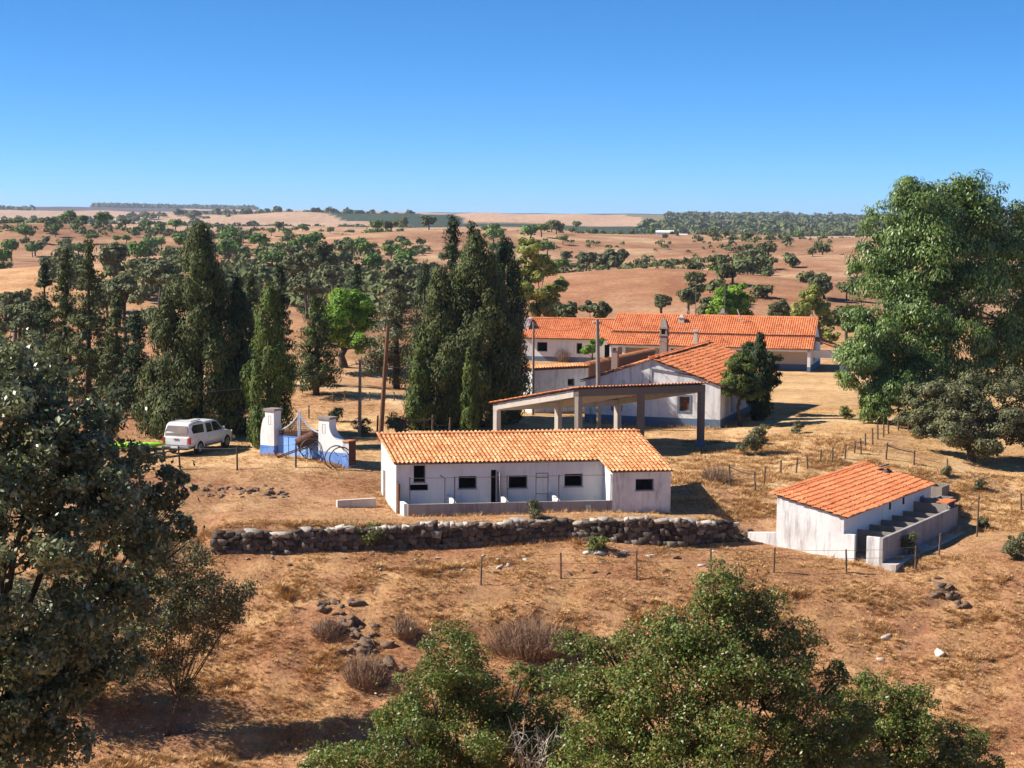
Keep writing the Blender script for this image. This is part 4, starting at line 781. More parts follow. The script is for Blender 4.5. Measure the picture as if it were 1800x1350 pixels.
# ------------------------------------------------------------------ farm gate with whitewashed pillars
def farm_gate():
    z0 = 1.75; f = Fr((-13.62, 93.62, 0), -31); t = thing('farm_gate', 'whitewashed gate pillars with blue base and blue double gate beside the pickup', 'gate', tuple(f(2.5, 0, z0)))
    w2 = lambda u, v, b=0: f.fit(u, v, b)
    # left pillar: curved shoulder on its outer side
    aL0 = w2(458, 800)[0]; aL1 = w2(482, 800)[0]; zt = w2(470, 722)[1]; th = .62
    def pillar(name_top, poly, capa0, capa1, zc_):
        mb = MB(); mb.prism(poly, lambda x, y, d: f(x, d, y), 0, th); o = mb.build('pillar', M['plaster'], t)
        mb = MB(); fbox(mb, f, capa0 - .07, capa1 + .07, -.07, th + .07, zc_, zc_ + .12); mb.build('cap', M['concrete'], o)
        mb = MB(); c0 = (capa0 + capa1) / 2
        for q in ((c0 - .1, c0 - .08, zc_ - .75, zc_ - .25), (c0 + .08, c0 + .1, zc_ - .75, zc_ - .25), (c0 - .08, c0 + .08, zc_ - .27, zc_ - .25), (c0 - .08, c0 + .08, zc_ - .75, zc_ - .73)): fbox(mb, f, q[0], q[1], -.012, -.002, q[2], q[3])
        mb.build('panel_outline', M['concrete_light'], o); return o
    zb = z0 - .5; ac = aL1 - .62
    sh = [(aL0 + (ac - aL0) * (1 - math.cos(k / 8 * math.pi / 2)), zt - 1.55 + 1.2 * math.sin(k / 8 * math.pi / 2) ** 1.3) for k in range(9)]
    pillar('l', [(aL0, zb), (aL1, zb), (aL1, zt), (ac, zt)] + sh[::-1], ac, aL1, zt)
    mb = MB(); fbox(mb, f, aL0 - .012, aL1 + .012, -.012, th + .012, zb, z0 + .72); mb.build('blue_base', M['blue_paint'], t)
    # right pillar with curved shoulder falling to a low wall
    aR0 = w2(560, 812)[0]; zr = w2(568, 737)[1]; aR1 = aR0 + .72; aE = w2(613, 816)[0]; zw = w2(600, 776)[1]
    sh = [(aR1 + .9 * (1 - math.cos(k / 8 * math.pi / 2)), zw + (zr - .3 - zw) * (1 - math.sin(k / 8 * math.pi / 2))) for k in range(9)]
    pillar('r', [(aR0, zb), (aR1 + .9, zb)] + sh[::-1] + [(aR1, zr), (aR0, zr)], aR0, aR1, zr)
    mb = MB(); fbox(mb, f, aR1 + .903, aE, .0, th, zb, zw - .004); mb.build('low_wall', M['plaster_dirty'], t)
    mb = MB(); fbox(mb, f, aR1 + .9, aE + .03, -.06, th + .06, zw, zw + .06); mb.build('coping', M['tile_a_j'], t)
    mb = MB(); fbox(mb, f, aR0 - .012, aE + .005, -.012, th + .012, zb, z0 + .68); mb.build('blue_base', M['blue_paint'], t)
    mb = MB(); fbox(mb, f, aE + .004, aE + .02, .0, th, z0 + .02, zw - .01); mb.build('dark_end_face', M['rust'], t)  # thin rust-brown sheet darkens the end face of the low wall
    # two leaves: sheet metal below, curved top rail with mesh above
    g0, g1 = aL1 + .05, aR0 - .05; gm = (g0 + g1) / 2; zs = z0 + 1.30; zp = z0 + 2.55; zlow = z0 + 1.62
    for s_, (x0, x1) in enumerate(((g0, gm - .02), (gm + .02, g1))):
        mb = MB(); fbox(mb, f, x0, x1, .28, .32, z0 + .06, zs); o = mb.build('gate_leaf', M['blue_metal'], t)
        mb = MB(); xm = (x0 + x1) / 2; fbox(mb, f, xm - .015, xm + .015, .262, .278, z0 + .06, zs); fbox(mb, f, x0, x1, .262, .278, zs - .05, zs); mb.build('rib', M['blue_paint'], o)
        pts = []
        for k in range(13):
            q = k / 12; x = x0 + (x1 - x0) * q; h = (1 - q) if s_ else q; pts.append(f(x, .3, zlow + (zp - zlow) * (h ** 2.0)))
        mb = MB(); mb.tube(pts, .045, 6); xc = gm + (.06 if s_ else -.06); mb.tube([f(xc, .3, zs), f(xc, .3, zp + .12)], .045, 6); xo = x0 + .03 if not s_ else x1 - .03; mb.tube([f(xo, .3, zs), f(xo, .3, zlow + .02)], .03, 6); mb.build('top_rail', M['pale_iron'], o)
        mb = MB()
        for k in range(1, 18):
            q = k / 18; x = x0 + (x1 - x0) * q; h = (1 - q) if s_ else q; mb.tube([f(x, .3, zs), f(x, .3, zlow + (zp - zlow) * h ** 2)], .015, 4, False)
        for k in range(1, 12):
            z = zs + k * .11; q = max(0, (z - zlow) / (zp - zlow)) ** .5; xa, xb = (x0 + (x1 - x0) * q, x1) if not s_ else (x0, x1 - (x1 - x0) * q)
            if xb - xa > .05: mb.tube([f(xa, .3, z), f(xb, .3, z)], .015, 4, False)
        mb.build('mesh_infill', M['rust'], o)
    mb = MB(); fbox(mb, f, gm - .1, gm + .1, .24, .26, zs - .25, zs - .12); mb.build('lock_box', M['iron_dark'], t)
    return f, aR0, aE, z0
GF, GA0, GA1, GZ0 = farm_gate()

# ------------------------------------------------------------------ pickup
def pickup():
    hd = R(71); cx, cy = -17.75, 96.4; z0 = gz(cx, cy); ch, sh_ = math.cos(hd), math.sin(hd)
    X = lambda p: (cx + p[0] * ch - p[1] * sh_, cy + p[0] * sh_ + p[1] * ch, z0 + p[2])        # local: x forward, y left
    t = thing('pickup_truck', 'dusty silver double cab pickup with white canopy parked under the cypresses', 'pickup', (cx, cy, z0))
    N = lambda: MB(X)
    def loft(mb, secs):
        vs = []; k = None
        for x, half in secs:
            ring_ = [(x, -y, z) for y, z in half] + [(x, y, z) for y, z in reversed(half)]; k = len(ring_); vs += ring_
        fs = [tuple(range(k))[::-1], tuple((len(secs) - 1) * k + i for i in range(k))]
        for i in range(len(secs) - 1):
            for j in range(k): fs.append((i * k + j, i * k + (j + 1) % k, (i + 1) * k + (j + 1) % k, (i + 1) * k + j))
        mb.add(vs, fs)
    # half-section: (half width, height) from sill to centre line
    lo = lambda w, zs, zb: [(w * .90, zs), (w * .99, zs + .16), (w, zs + .40), (w * .985, zb - .07), (w * .94, zb), (0.0, zb + .015)]
    b = N(); loft(b, [(-2.58, lo(.80, .58, 1.04)), (-2.52, lo(.86, .52, 1.09)), (-1.2, lo(.89, .50, 1.10)), (.35, lo(.90, .48, 1.10)), (1.25, lo(.89, .48, 1.07)), (1.9, lo(.87, .50, 1.03)), (2.3, lo(.82, .50, .95)), (2.52, lo(.70, .52, .84)), (2.6, lo(.6, .55, .72))]); body = b.build('body', M['silver'], t, smooth=False, bevel=.03)
    up = lambda w0, w1, z0_, z1: [(w0, z0_), (w0 * .5 + w1 * .5, z0_ * .5 + z1 * .5), (w1, z1 - .05), (w1 * .9, z1), (0, z1 + .02)]
    b = N(); loft(b, [(1.55, up(.76, .72, 1.05, 1.12)), (.78, up(.84, .64, 1.06, 1.70)), (.45, up(.85, .66, 1.07, 1.76)), (-.50, up(.86, .68, 1.07, 1.77)), (-.78, up(.86, .69, 1.07, 1.74))]); cab = b.build('cab', M['silver'], t, bevel=.03)
    b = N(); loft(b, [(-.82, up(.86, .72, 1.06, 1.80)), (-1.2, up(.87, .74, 1.06, 1.86)), (-2.2, up(.86, .73, 1.06, 1.84)), (-2.42, up(.84, .70, 1.07, 1.76)), (-2.56, up(.82, .74, 1.07, 1.30))]); can = b.build('canopy', M['silver'], t, bevel=.035)
    for x0, x1 in ((-2.0, -1.0),):
        b = N(); b.tube([(x0, -.6, 1.9), (x1, -.6, 1.91)], .025, 6); b.tube([(x0, .6, 1.9), (x1, .6, 1.91)], .025, 6); b.build('roof_rail', M['iron_dark'], can)
    # glass: slightly proud panes that follow the lean of the sides
    def side_pane(name, pts, s, wz, parent):
        b = N(); P = [(x, s * (wz(z) + .014), z) for x, z in pts]; Q = [(x, s * (wz(z) - .02), z) for x, z in pts]; n_ = len(P)
        b.add(P + Q, [tuple(range(n_)), tuple(range(n_, 2 * n_))[::-1]] + [(i, (i + 1) % n_, n_ + (i + 1) % n_, n_ + i) for i in range(n_)]); return b.build(name, M['glass_dark'], parent)
    wc = lambda z: .865 + (.73 - .865) * (z - 1.06) / .75; wk = lambda z: .86 + (.675 - .86) * (z - 1.07) / .66
    for s in (-1, 1):
        side_pane('side_window', [(-2.2, 1.24), (-1.0, 1.22), (-1.0, 1.68), (-2.1, 1.70), (-2.28, 1.5)], s, wc, can)
        side_pane('side_window', [(-.66, 1.16), (.0, 1.16), (-.04, 1.66), (-.62, 1.66)], s, wk, cab)
        side_pane('side_window', [(.10, 1.16), (1.12, 1.15), (.72, 1.58), (.5, 1.66), (.08, 1.66)], s, wk, cab)
        for x in (-.6, .2): b = N(); b.box((x, s * .895 - .02, .93), (x + .18, s * .895 + .02, .97)); b.build('door_handle', M['silver'], body)
        b = N(); b.box((1.0, s * .92 - .10, 1.14), (1.12, s * .92 + .10, 1.33)); b.build('mirror', M['silver'], body, bevel=.03)
        b = N(); b.box((-2.60, s * .80 - .08, .68), (-2.50, s * .80 + .08, 1.04)); b.build('tail_light', M['lamp_red'], body, bevel=.02)
        b = N(); b.box((-.95, s * .86 - .09, .40), (1.05, s * .86 + .09, .45)); b.build('side_step', M['alloy'], t)
        for x in (-1.55, 1.53):
            b = N(); c = (x, s * .80, .39); pts = []
            b.tube([(x, s * .66, .39), (x, s * .70, .39), (x, s * .90, .39), (x, s * .93, .39)], [.32, .38, .38, .32], 20); w = b.build('wheel', M['rubber'], t)
            b = N(); b.tube([(x, s * .931, .39), (x, s * .945, .39)], [.23, .19], 14)
            for k in range(6):
                q = k * math.pi / 3; b.tube([(x, s * .947, .39), (x + .21 * math.cos(q), s * .94, .39 + .21 * math.sin(q))], .03, 5)
            b.build('rim', M['alloy'], w)
            b = N(); rr = .50
            arch = [(x + rr * math.cos(q), .39 + rr * math.sin(q)) for q in np.linspace(0, math.pi, 13)]; inn = [(x + .39 * math.cos(q), .40 + .39 * math.sin(q)) for q in np.linspace(math.pi, 0, 13)]
            b.prism(arch + inn, lambda px, pz, d: (px, d, pz), s * .86, s * .925); b.build('wheel_arch', M['silver'], body)
            b = N(); disc = [(x + .46 * math.cos(q), .40 + .46 * math.sin(q)) for q in np.linspace(0, math.pi, 13)]; b.prism(disc, lambda px, pz, d: (px, d, pz), s * .80, s * .91); b.build('wheel_well', M['rubber'], body)
    b = N(); zb, zt_ = 1.16, 1.68; xx = lambda z: -2.555 + (z - 1.30) * .26 - .03 if z > 1.3 else -2.575
    P = [(xx(zb), y, zb) for y in (-.70, .70)] + [(xx(1.35), .70, 1.35), (xx(zt_), .60, zt_), (xx(zt_), -.60, zt_), (xx(1.35), -.70, 1.35)]; b.add(P + [(p[0] + .05, p[1], p[2]) for p in P], [tuple(range(6)), tuple(range(6, 12))[::-1]] + [(i, (i + 1) % 6, 6 + (i + 1) % 6, 6 + i) for i in range(6)]); b.build('rear_window', M['glass_tinted'], can)
    b = N(); b.box((-2.60, -.68, .62), (-2.57, .68, 1.03)); tg = b.build('tailgate', M['silver'], t, bevel=.012)
    b = N(); b.box((-2.63, -.15, .90), (-2.602, .15, .98)); b.build('handle', M['alloy'], tg)
    b = N(); b.box((-2.75, -.86, .44), (-2.48, .86, .58)); bp = b.build('rear_bumper', M['alloy'], t, bevel=.03)
    b = N(); b.box((-2.765, -.26, .46), (-2.752, .26, .57)); b.build('number_plate', M['plate'], bp)
    b = N(); b.box((2.5, -.8, .45), (2.7, .8, .62)); b.build('front_bumper', M['silver'], t, bevel=.03)
    b = N(); b.box((-2.4, -.55, .33), (2.3, .55, .50)); b.build('chassis', M['iron_dark'], t)
    P = [(.80, -.60, 1.66), (.80, .60, 1.66), (1.50, .68, 1.12), (1.50, -.68, 1.12)]; b = N(); b.add([(p[0] + .02, p[1], p[2] + .02) for p in P] + P, [(0, 1, 2, 3), (7, 6, 5, 4), (0, 1, 5, 4), (1, 2, 6, 5), (2, 3, 7, 6), (3, 0, 4, 7)]); b.build('windscreen', M['glass_dark'], cab)
    # trailer and kayak at its back left
    tx, ty = W(243, 800, 93.6)[:2]; tz = gz(tx, ty); hd2 = R(12); c2, s2 = math.cos(hd2), math.sin(hd2); X2 = lambda p: (tx + p[0] * c2 - p[1] * s2, ty + p[0] * s2 + p[1] * c2, tz + p[2])
    t2 = thing('trailer', 'low dark frame trailer behind the silver pickup, half hidden by the near oak', 'trailer', (tx, ty, tz)); N2 = lambda: MB(X2)
    b = N2()
    for y in (-.55, .55): b.tube([(-1.5, y, .45), (1.0, y, .45)], .04, 6)
    for x in (-1.4, -.2, .95): b.tube([(x, -.55, .45), (x, .55, .45)], .035, 6)
    b.tube([(.95, .5, .45), (1.9, .0, .45)], .035, 6); b.tube([(.95, -.5, .45), (1.9, 0, .45)], .035, 6); b.build('frame', M['iron_dark'], t2)
    for y in (-.68, .68): b = N2(); b.tube([(-.2, y - .07, .28), (-.2, y + .07, .28)], .28, 16); b.build('wheel', M['rubber'], t2)
    b = MB(X2); secs = [(-2.4, .02, .62, .04), (-1.7, .32, .60, .13), (-.6, .46, .60, .16), (.5, .42, .60, .16), (1.1, .22, .61, .12), (1.5, .02, .64, .04)]; vs = []; k = 10
    for x, w, z, h in secs:
        for i in range(k): q = 2 * math.pi * i / k; vs.append((x, w * math.cos(q), z + .06 + h * math.sin(q) * (1.15 if math.sin(q) > 0 else .8)))
    b.add(vs, [(i * k + j, i * k + (j + 1) % k, (i + 1) * k + (j + 1) % k, (i + 1) * k + j) for i in range(len(secs) - 1) for j in range(k)] + [tuple(range(k))[::-1], tuple((len(secs) - 1) * k + j for j in range(k))])
    tag(b.build('kayak', M['lime'], None, X2((0, 0, .5)), smooth=True), 'bright lime green kayak-shaped hull lying on the trailer by the pickup', 'kayak')
pickup()

# ------------------------------------------------------------------ old barrel cart and iron wheels by the gate
def spoked(mb, c, axis, r, n=10, rt=.028):
    mb.ring(c, axis, r, rt, 28, 5); ax = Vector(axis).normalized(); u = ax.orthogonal().normalized(); w = ax.cross(u); c = Vector(c)
    for k in range(n):
        q = 2 * math.pi * k / n; mb.tube([c, c + (u * math.cos(q) + w * math.sin(q)) * r], .014, 5, False)
    mb.tube([c - ax * .09, c + ax * .09], .06, 8)
def barrel_cart():
    c = Zp(545, 811, 1.8); z0 = gz(c[0], c[1]); hd = R(192); ch, sh_ = math.cos(hd), math.sin(hd); X = lambda p: (c[0] + p[0] * ch - p[1] * sh_, c[1] + p[0] * sh_ + p[1] * ch, z0 + p[2])
    t = thing('barrel_cart', 'old two-wheeled cart with rusty barrel and shafts on the ground before the blue gate', 'cart', (c[0], c[1], z0)); N = lambda: MB(X)
    for y in (-.5, .5): b = N(); spoked(b, (0, y, .58), (0, 1, 0), .56); b.build('wheel', M['iron_dark'], t)
    b = N(); b.tube([(0, -.5, .58), (0, .5, .58)], .035, 8); b.build('axle', M['iron_dark'], t)
    for y in (-.3, .3): b = N(); b.tube([(-.5, y, .85), (.3, y, .62), (1.75, y * .8, .10), (1.95, y * .8, .45)], .035, 6); b.build('shaft', M['rust'], t)
    b = N(); p0 = np.array([-.25, 0, 1.25]); p1 = np.array([.72, 0, .78]); b.tube([p0, p0 + (p1 - p0) * .02, p0 + (p1 - p0) * .33, p0 + (p1 - p0) * .66, p0 + (p1 - p0) * .98, p1], [.27, .30, .315, .315, .30, .27], 20); br = b.build('barrel', M['rust'], t)
    for q in (.06, .35, .65, .94): b = N(); b.ring(p0 + (p1 - p0) * q, p1 - p0, .31, .016, 20, 5); b.build('hoop', M['iron_dark'], br)
    b = N(); b.tube([(.0, .0, .58), (.2, 0, .76)], .05, 6); b.tube([(-.3, 0, .79), (-.1, 0, .96)], .04, 6); b.build('cradle', M['iron_dark'], t)
    for k, (u, b_, r, lab) in enumerate(((589, -.40, .62, 'large iron hoop wheel leaning on the right gate wall, nearer the pillar'), (598, -.30, .60, 'large iron hoop wheel leaning on the gate wall, right one of the pair'))):
        a = GF.fit(u, 812, b_)[0]; p = GF(a, b_, 0); zg = gz(p[0], p[1]); ax = Vector(GF.n) * .45 + Vector((0, 0, .16)) + Vector(GF.e) * (-1.0 + .25 * k); mb = MB(); mb.ring(Vector(p) + Vector((0, 0, zg + r * .93)), ax, r, .035, 30, 6)
        cc = Vector(p) + Vector((0, 0, zg + r * .93)); axn = ax.normalized(); uu = axn.orthogonal().normalized(); ww = axn.cross(uu)
        if k == 1:
            for q in range(3): th = q * 2.1 + .5; mb.tube([cc + (uu * math.cos(th) + ww * math.sin(th)) * r, cc + (uu * math.cos(th) + ww * math.sin(th)) * r * .25], .018, 5)
        tag(mb.build('iron_wheel', M['iron_dark'], None, (p[0], p[1], zg)), lab, 'wheel', 'iron wheels at the gate wall')
barrel_cart()

# ------------------------------------------------------------------ fences and poles
def wire_fence(label, pts, hs, r=.05, wires=(.95, .6), top_sag=0, name='wire_fence', mat='wood_post', rails=()):
    c = pts[len(pts) // 2]; t = thing(name, label, 'fence', tuple(c)); tops = []
    for (x, y, z), h in zip(pts, hs):
        lx, ly = rng.normal(0, .05, 2); mb = MB(); mb.tube([(x, y, z - .3), (x + lx * .5, y + ly * .5, z + h * .5), (x + lx, y + ly, z + h)], [r * 1.05, r, r * .9], 7); mb.build('post', M[mat], t); tops.append((x, y, z, lx, ly, h))
    for w in wires:
        mb = MB()
        for p, q in zip(tops[:-1], tops[1:]):
            P0 = np.array([p[0] + p[3] * w, p[1] + p[4] * w, p[2] + p[5] * w]); P1 = np.array([q[0] + q[3] * w, q[1] + q[4] * w, q[2] + q[5] * w]); mb.tube([P0, (P0 + P1) / 2 - [0, 0, .05], P1], .008, 4, False)
        mb.build('wire', M['wire'], t)
    for i, j in rails:
        p, q = tops[i], tops[j]; mb = MB(); mb.tube([(p[0], p[1], p[2] + p[5] * .85), ((p[0] + q[0]) / 2, (p[1] + q[1]) / 2, (p[2] + q[2]) / 2 + (p[5] + q[5]) * .40), (q[0], q[1], q[2] + q[5] * .85)], .04, 6); mb.build('rail', M[mat], t)
def posts_at(lst, hpx):
    P = []; H = []
    for i, (u, v) in enumerate(lst):
        p = ground_at(u, v); P.append(p); H.append((hpx[i] if hasattr(hpx, '__len__') else hpx) * p[1] / FPX)
    return P, H
P, H = posts_at([(845, 1030), (986, 1018), (1119, 1020), (1250, 1018), (1360, 1007), (1488, 1007), (1609, 1002), (1650, 979), (1717, 944)], [52, 48, 52, 55, 46, 42, 42, 42, 75])
wire_fence('front wire fence of dark stakes crossing below the stone wall and shed', P, H, .045)
P, H = posts_at([(1283, 856), (1328, 865), (1343, 854), (1372, 835), (1399, 832), (1420, 825), (1442, 813), (1463, 815), (1485, 807), (1502, 797), (1514, 799), (1521, 788), (1534, 783), (1543, 772), (1553, 768), (1562, 763), (1579, 757), (1597, 757)], [40, 36, 34, 26, 28, 27, 22, 29, 25, 22, 28, 26, 30, 27, 28, 24, 24, 22])
wire_fence('stake fence climbing from the pigsty corner to the eucalyptus', P, H, .05, rails=((0, 1), (9, 10)))
P, H = posts_at([(1557, 808), (1606, 818), (1665, 830), (1795, 897)], [30, 26, 24, 30])
wire_fence('short run of stakes with loose rail behind the tiled shed', P, H, .05, rails=((0, 1),))
P, H = posts_at([(80, 842), (240, 832), (317, 826), (417, 827), (520, 822)], [40, 38, 42, 42, 44])
wire_fence('dark metal post fence along the bank in front of the pickup', P, H, .05, wires=(.93,), mat='iron_dark', rails=((1, 2),))
P, H = posts_at([(663, 764), (708, 766), (745, 766), (760, 763), (790, 760)], [34, 30, 32, 34, 26])
wire_fence('dark rail fence at the foot of the central cypresses', P, H, .06, wires=(.5,), rails=((1, 2), (2, 3)))
P, H = posts_at([(504, 740), (543, 736), (585, 707), (606, 705), (650, 704), (693, 704)], [24, 24, 18, 18, 15, 15])
wire_fence('thin stake fence beside the dirt track behind the blue gate', P, H, .05, rails=((2, 3),))
def pole(label, base, top, r, mat, Y, cross=False):
    p = W(base[0], base[1], Y); p[2] = gz(p[0], p[1]); q = W(top[0], top[1], Y); t = thing('utility_pole', label, 'pole', tuple(p), 'utility poles')
    mb = MB(); mb.tube([p - [0, 0, .5], (p + q) / 2, q], [r * 1.15, r, r * .8], 9); mb.build('shaft', M[mat], t)
    mb = MB(); mb.tube([q + [-.28, 0, -.25], q + [.28, 0, -.25]], .025, 6); mb.build('bracket', M['iron_dark'], t)
    for s in (-.25, .25): mb = MB(); mb.tube([q + [s, 0, -.25], q + [s, 0, -.1]], .035, 7); mb.build('insulator', M['plate'], t)
    return q - [0, 0, .15]
A = pole('tall leaning rusty brown wooden pole rising behind the left end of the pigsty roof', (668, 768), (682, 573), .13, 'wood_pole', 101)
B = pole('thin grey wooden pole standing beside the dirt track behind the gate', (632, 760), (633, 633), .10, 'wood_grey', 103)
C = pole('square grey concrete pole in front of the gabled house', (1053, 740), (1050, 561), .14, 'concrete', 108)
D = pole('thin grey pole at the left end of the outbuilding', (937, 690), (938, 566), .09, 'concrete', 115)
def cable(label, p, q, sag, mat='wire', r=.012):
    p, q = np.array(p), np.array(q); mb = MB(); mb.tube([p + (q - p) * k / 12 - np.array([0, 0, sag * 4 * k / 12 * (1 - k / 12)]) for k in range(13)], r, 5); tag(mb.build('cable', M[mat], None, (p + q) / 2), label, 'cable', 'overhead cables')
cable('overhead cable from the thin track pole leftwards past the cypress', B, W(290, 690, 99), .5, 'wire', .02)
cable('overhead cable between the track pole and the central cypresses', B, W(740, 640, 106), .25, 'wire', .02)
cable('overhead cable between the concrete pole and the outbuilding pole', C, D, .5)
cable('overhead cable from the concrete pole up to the tall chimney', C, W(1167, 600, 122), .3)
cable('service wire from the tall chimney to the long farmhouse ridge', W(1167, 600, 122), W(1225, 556, 169), .4)

# ------------------------------------------------------------------ vegetation
def unit(n, r): v = r.normal(0, 1, (n, 3)); return v / np.linalg.norm(v, axis=1, keepdims=True)
def leaf_quads(P, N, L, Wd, r, axis=None):
    """one small rhombic leaf per point; N preferred facing, axis preferred length direction"""
    n = len(P); N = N / np.maximum(np.linalg.norm(N, axis=1, keepdims=True), 1e-6)
    a = unit(n, r) if axis is None else axis + unit(n, r) * .55
    a = a - (a * N).sum(1, keepdims=True) * N; a /= np.maximum(np.linalg.norm(a, axis=1, keepdims=True), 1e-6); b = np.cross(N, a)
    s = r.uniform(.65, 1.3, (n, 1)); l = a * L * s / 2; w = b * Wd * s / 2
    V = np.stack([P - l, P - l * .1 + w, P + l, P - l * .1 - w], 1).reshape(-1, 3); Q = np.arange(4 * n).reshape(n, 4); return V, Q
def clump_points(clumps, n, r, sub=16, subr=.34, flat=1.0, loose=0):
    """leaf points gathered in tufts over the shells of the clumps"""
    vol = np.array([c[1] ** 2 for c in clumps]); cnt = (n * vol / vol.sum()).astype(int); Ps = []; Ns = []
    for (c, R_), k in zip(clumps, cnt):
        c = np.asarray(c, float); m = sub; d = unit(m, r); d[:, 2] = d[:, 2] * .9 + .12; cen = d * r.uniform(.45, 1.0, (m, 1)) * R_ * np.array([1, 1, flat]); rad = R_ * subr * r.uniform(.6, 1.35, m)
        wt = rad ** 2; pick = r.choice(m, k, p=wt / wt.sum()); dd = unit(k, r); rr = r.uniform(.25, 1, (k, 1)) ** .5
        off = dd * rr * rad[pick][:, None] * np.array([1.15, 1.15, .75]); off = np.where((r.uniform(0, 1, (k, 1)) < loose), r.normal(0, .42, (k, 3)) * R_, off); p = cen[pick] + off
        Ps.append(c + p); Ns.append(dd * (.8 - .4 * (loose > 0)) + p / R_ * .6 + unit(k, r) * (.7 + .35 * (loose > 0)) + np.array([0, 0, .25]))
    return np.concatenate(Ps), np.concatenate(Ns)
def limbs(mb, base, top, clumps, r0, r, n=6, wig=.3):
    base = np.asarray(base, float); top = np.asarray(top, float); H = top - base; bend = r.normal(0, wig, 3) * [1, 1, 0]
    tr = [base - [0, 0, .4], base + H * .25 + bend * .3, base + H * .6 + bend * .6, top]; mb.tube(tr, [r0 * 1.35, r0, r0 * .85, r0 * .65], 9)
    for c, R_ in clumps:
        c = np.asarray(c, float); q = r.uniform(.45, 1); s = tr[1] + (tr[3] - tr[1]) * q; m_ = (s + c) / 2 + r.normal(0, .12, 3) * R_ - [0, 0, .12 * R_]; rr = r0 * .28
        mb.tube([s, m_, c], [rr, rr * .7, rr * .3], 6)
        for _ in range(n):
            e = c + unit(1, r)[0] * R_ * r.uniform(.5, .9); mb.tube([m_ * .3 + c * .7, (m_ + c + e * 2) / 4 + r.normal(0, .05, 3) * R_, e], [rr * .35, rr * .22, rr * .08], 4, False)
def broad_tree(name, label, base, clumps, n, L, Wd, mat, r0, seed, sub=16, subr=.34, bark='bark', group=None, axis=None, trunk_top=None, cat='tree', twigs=6, flat=1.0, loose=0):
    r = np.random.RandomState(seed); base = np.array(base, float); t = thing(name, label, cat, tuple(base), group)
    cc = np.mean([c[0] for c in clumps], axis=0); lowz = min(c[0][2] - c[1] * .3 for c in clumps); top = trunk_top if trunk_top is not None else np.array([base[0] * .4 + cc[0] * .6, base[1] * .4 + cc[1] * .6, max(lowz, base[2] + .25 * (cc[2] - base[2]))])
    mb = MB(); limbs(mb, base, top, clumps, r0, r, twigs); mb.build('trunk', M[bark], t, smooth=True)
    P, N = clump_points(clumps, n, r, sub, subr, flat, loose); ax = None if axis is None else np.tile(np.array(axis, float), (len(P), 1)); V, Q = leaf_quads(P, N, L, Wd, r, ax)
    link('crown', mesh_np('crown', V - base, Q, M[mat]), t); return t
def ck(u, v, Y, rpx): return (W(u, v, Y), rpx * Y / FPX)
def conifer(label, u, vt, vb, hw, Y, n, mat, seed, style='cone', name='cypress_tree', group='cypresses and conifers', L=.25, Wd=.085):
    """columnar or conical evergreen: tapering tiers of upswept sprays round a straight stem"""
    r = np.random.RandomState(seed); p = W(u, vb, Y); x, y = p[0], p[1]; z = gz(x, y); top = W(u, vt, Y); H = top[2] - z; lean = np.array([top[0] - x, 0]); Rm = hw * Y / FPX; base = np.array([x, y, z])
    t = thing(name, label, 'tree', tuple(base), group)
    mb = MB(); mb.tube([base - [0, 0, .3], base + [lean[0] * .5, 0, H * .5], base + [lean[0], 0, H * .97]], [.16 + Rm * .06, .10 + Rm * .03, .02], 7); mb.build('trunk', M['bark'], t, smooth=True)
    prof_ = {'cone': lambda q: np.where(q < .12, .55 + q * 3.2, np.maximum((1 - q) / .88, 0) ** .75 * .95 + .02), 'column': lambda q: np.minimum(.6 + q * 3, 1) * np.minimum(1, ((1 - q) / .45) ** .75 + .02), 'spire': lambda q: np.where(q < .18, q / .18 * .8 + .15, ((1 - q) / .82) ** .9 + .03), 'broad': lambda q: np.minimum(.7 + q * 2, 1) * np.minimum(1, ((1 - q) / .6) ** .8 + .03)}[style]
    nb = int({'cone': 150, 'column': 90, 'spire': 120, 'broad': 190}[style]); q = r.uniform(.03, .985, nb) ** (1.05 if style != 'spire' else .85); ang = r.uniform(0, 2 * math.pi, nb)
    rad = prof_(q) * Rm * r.uniform(.55, 1.05 if style == 'column' else 1.28 if style == 'spire' else 1.14, nb); cx_ = np.stack([np.cos(ang) * rad, np.sin(ang) * rad, q * H], 1)
    br = (.20 if style != 'spire' else .24) * Rm * (.5 + .7 * prof_(q)) * r.uniform(.7, 1.4, nb) + .10
    pick = r.choice(nb, n, p=br ** 2 / (br ** 2).sum()); dd = unit(n, r); st = {'cone': 1.5, 'column': 2.4, 'spire': .8, 'broad': 1.3}[style]
    off = dd * r.uniform(.2, 1, (n, 1)) ** .5 * br[pick][:, None] * np.array([1, 1, st])
    if style == 'spire':                                   # sprays reach outwards and sag a little
        out = np.stack([np.cos(ang), np.sin(ang), np.full(nb, -.15)], 1)[pick]; off = off * .75 + out * r.uniform(-1.4, .9, (n, 1)) * br[pick][:, None]
    P = cx_[pick] + off; P[:, :2] += lean[None] * (P[:, 2:3] / H) * np.array([1, 0]); P[:, 2] = np.clip(P[:, 2], .05, H * 1.02)
    out = np.stack([np.cos(ang[pick]), np.sin(ang[pick]), np.full(n, .2)], 1); N = dd * .8 + out * .6 + unit(n, r) * .5
    ax = np.array([0, 0, 1.]) + out * (.5 if style != 'spire' else 1.2); V, Q = leaf_quads(P, N, L, Wd, r, ax)
    link('crown', mesh_np('crown', V, Q, M[mat]), t); return t

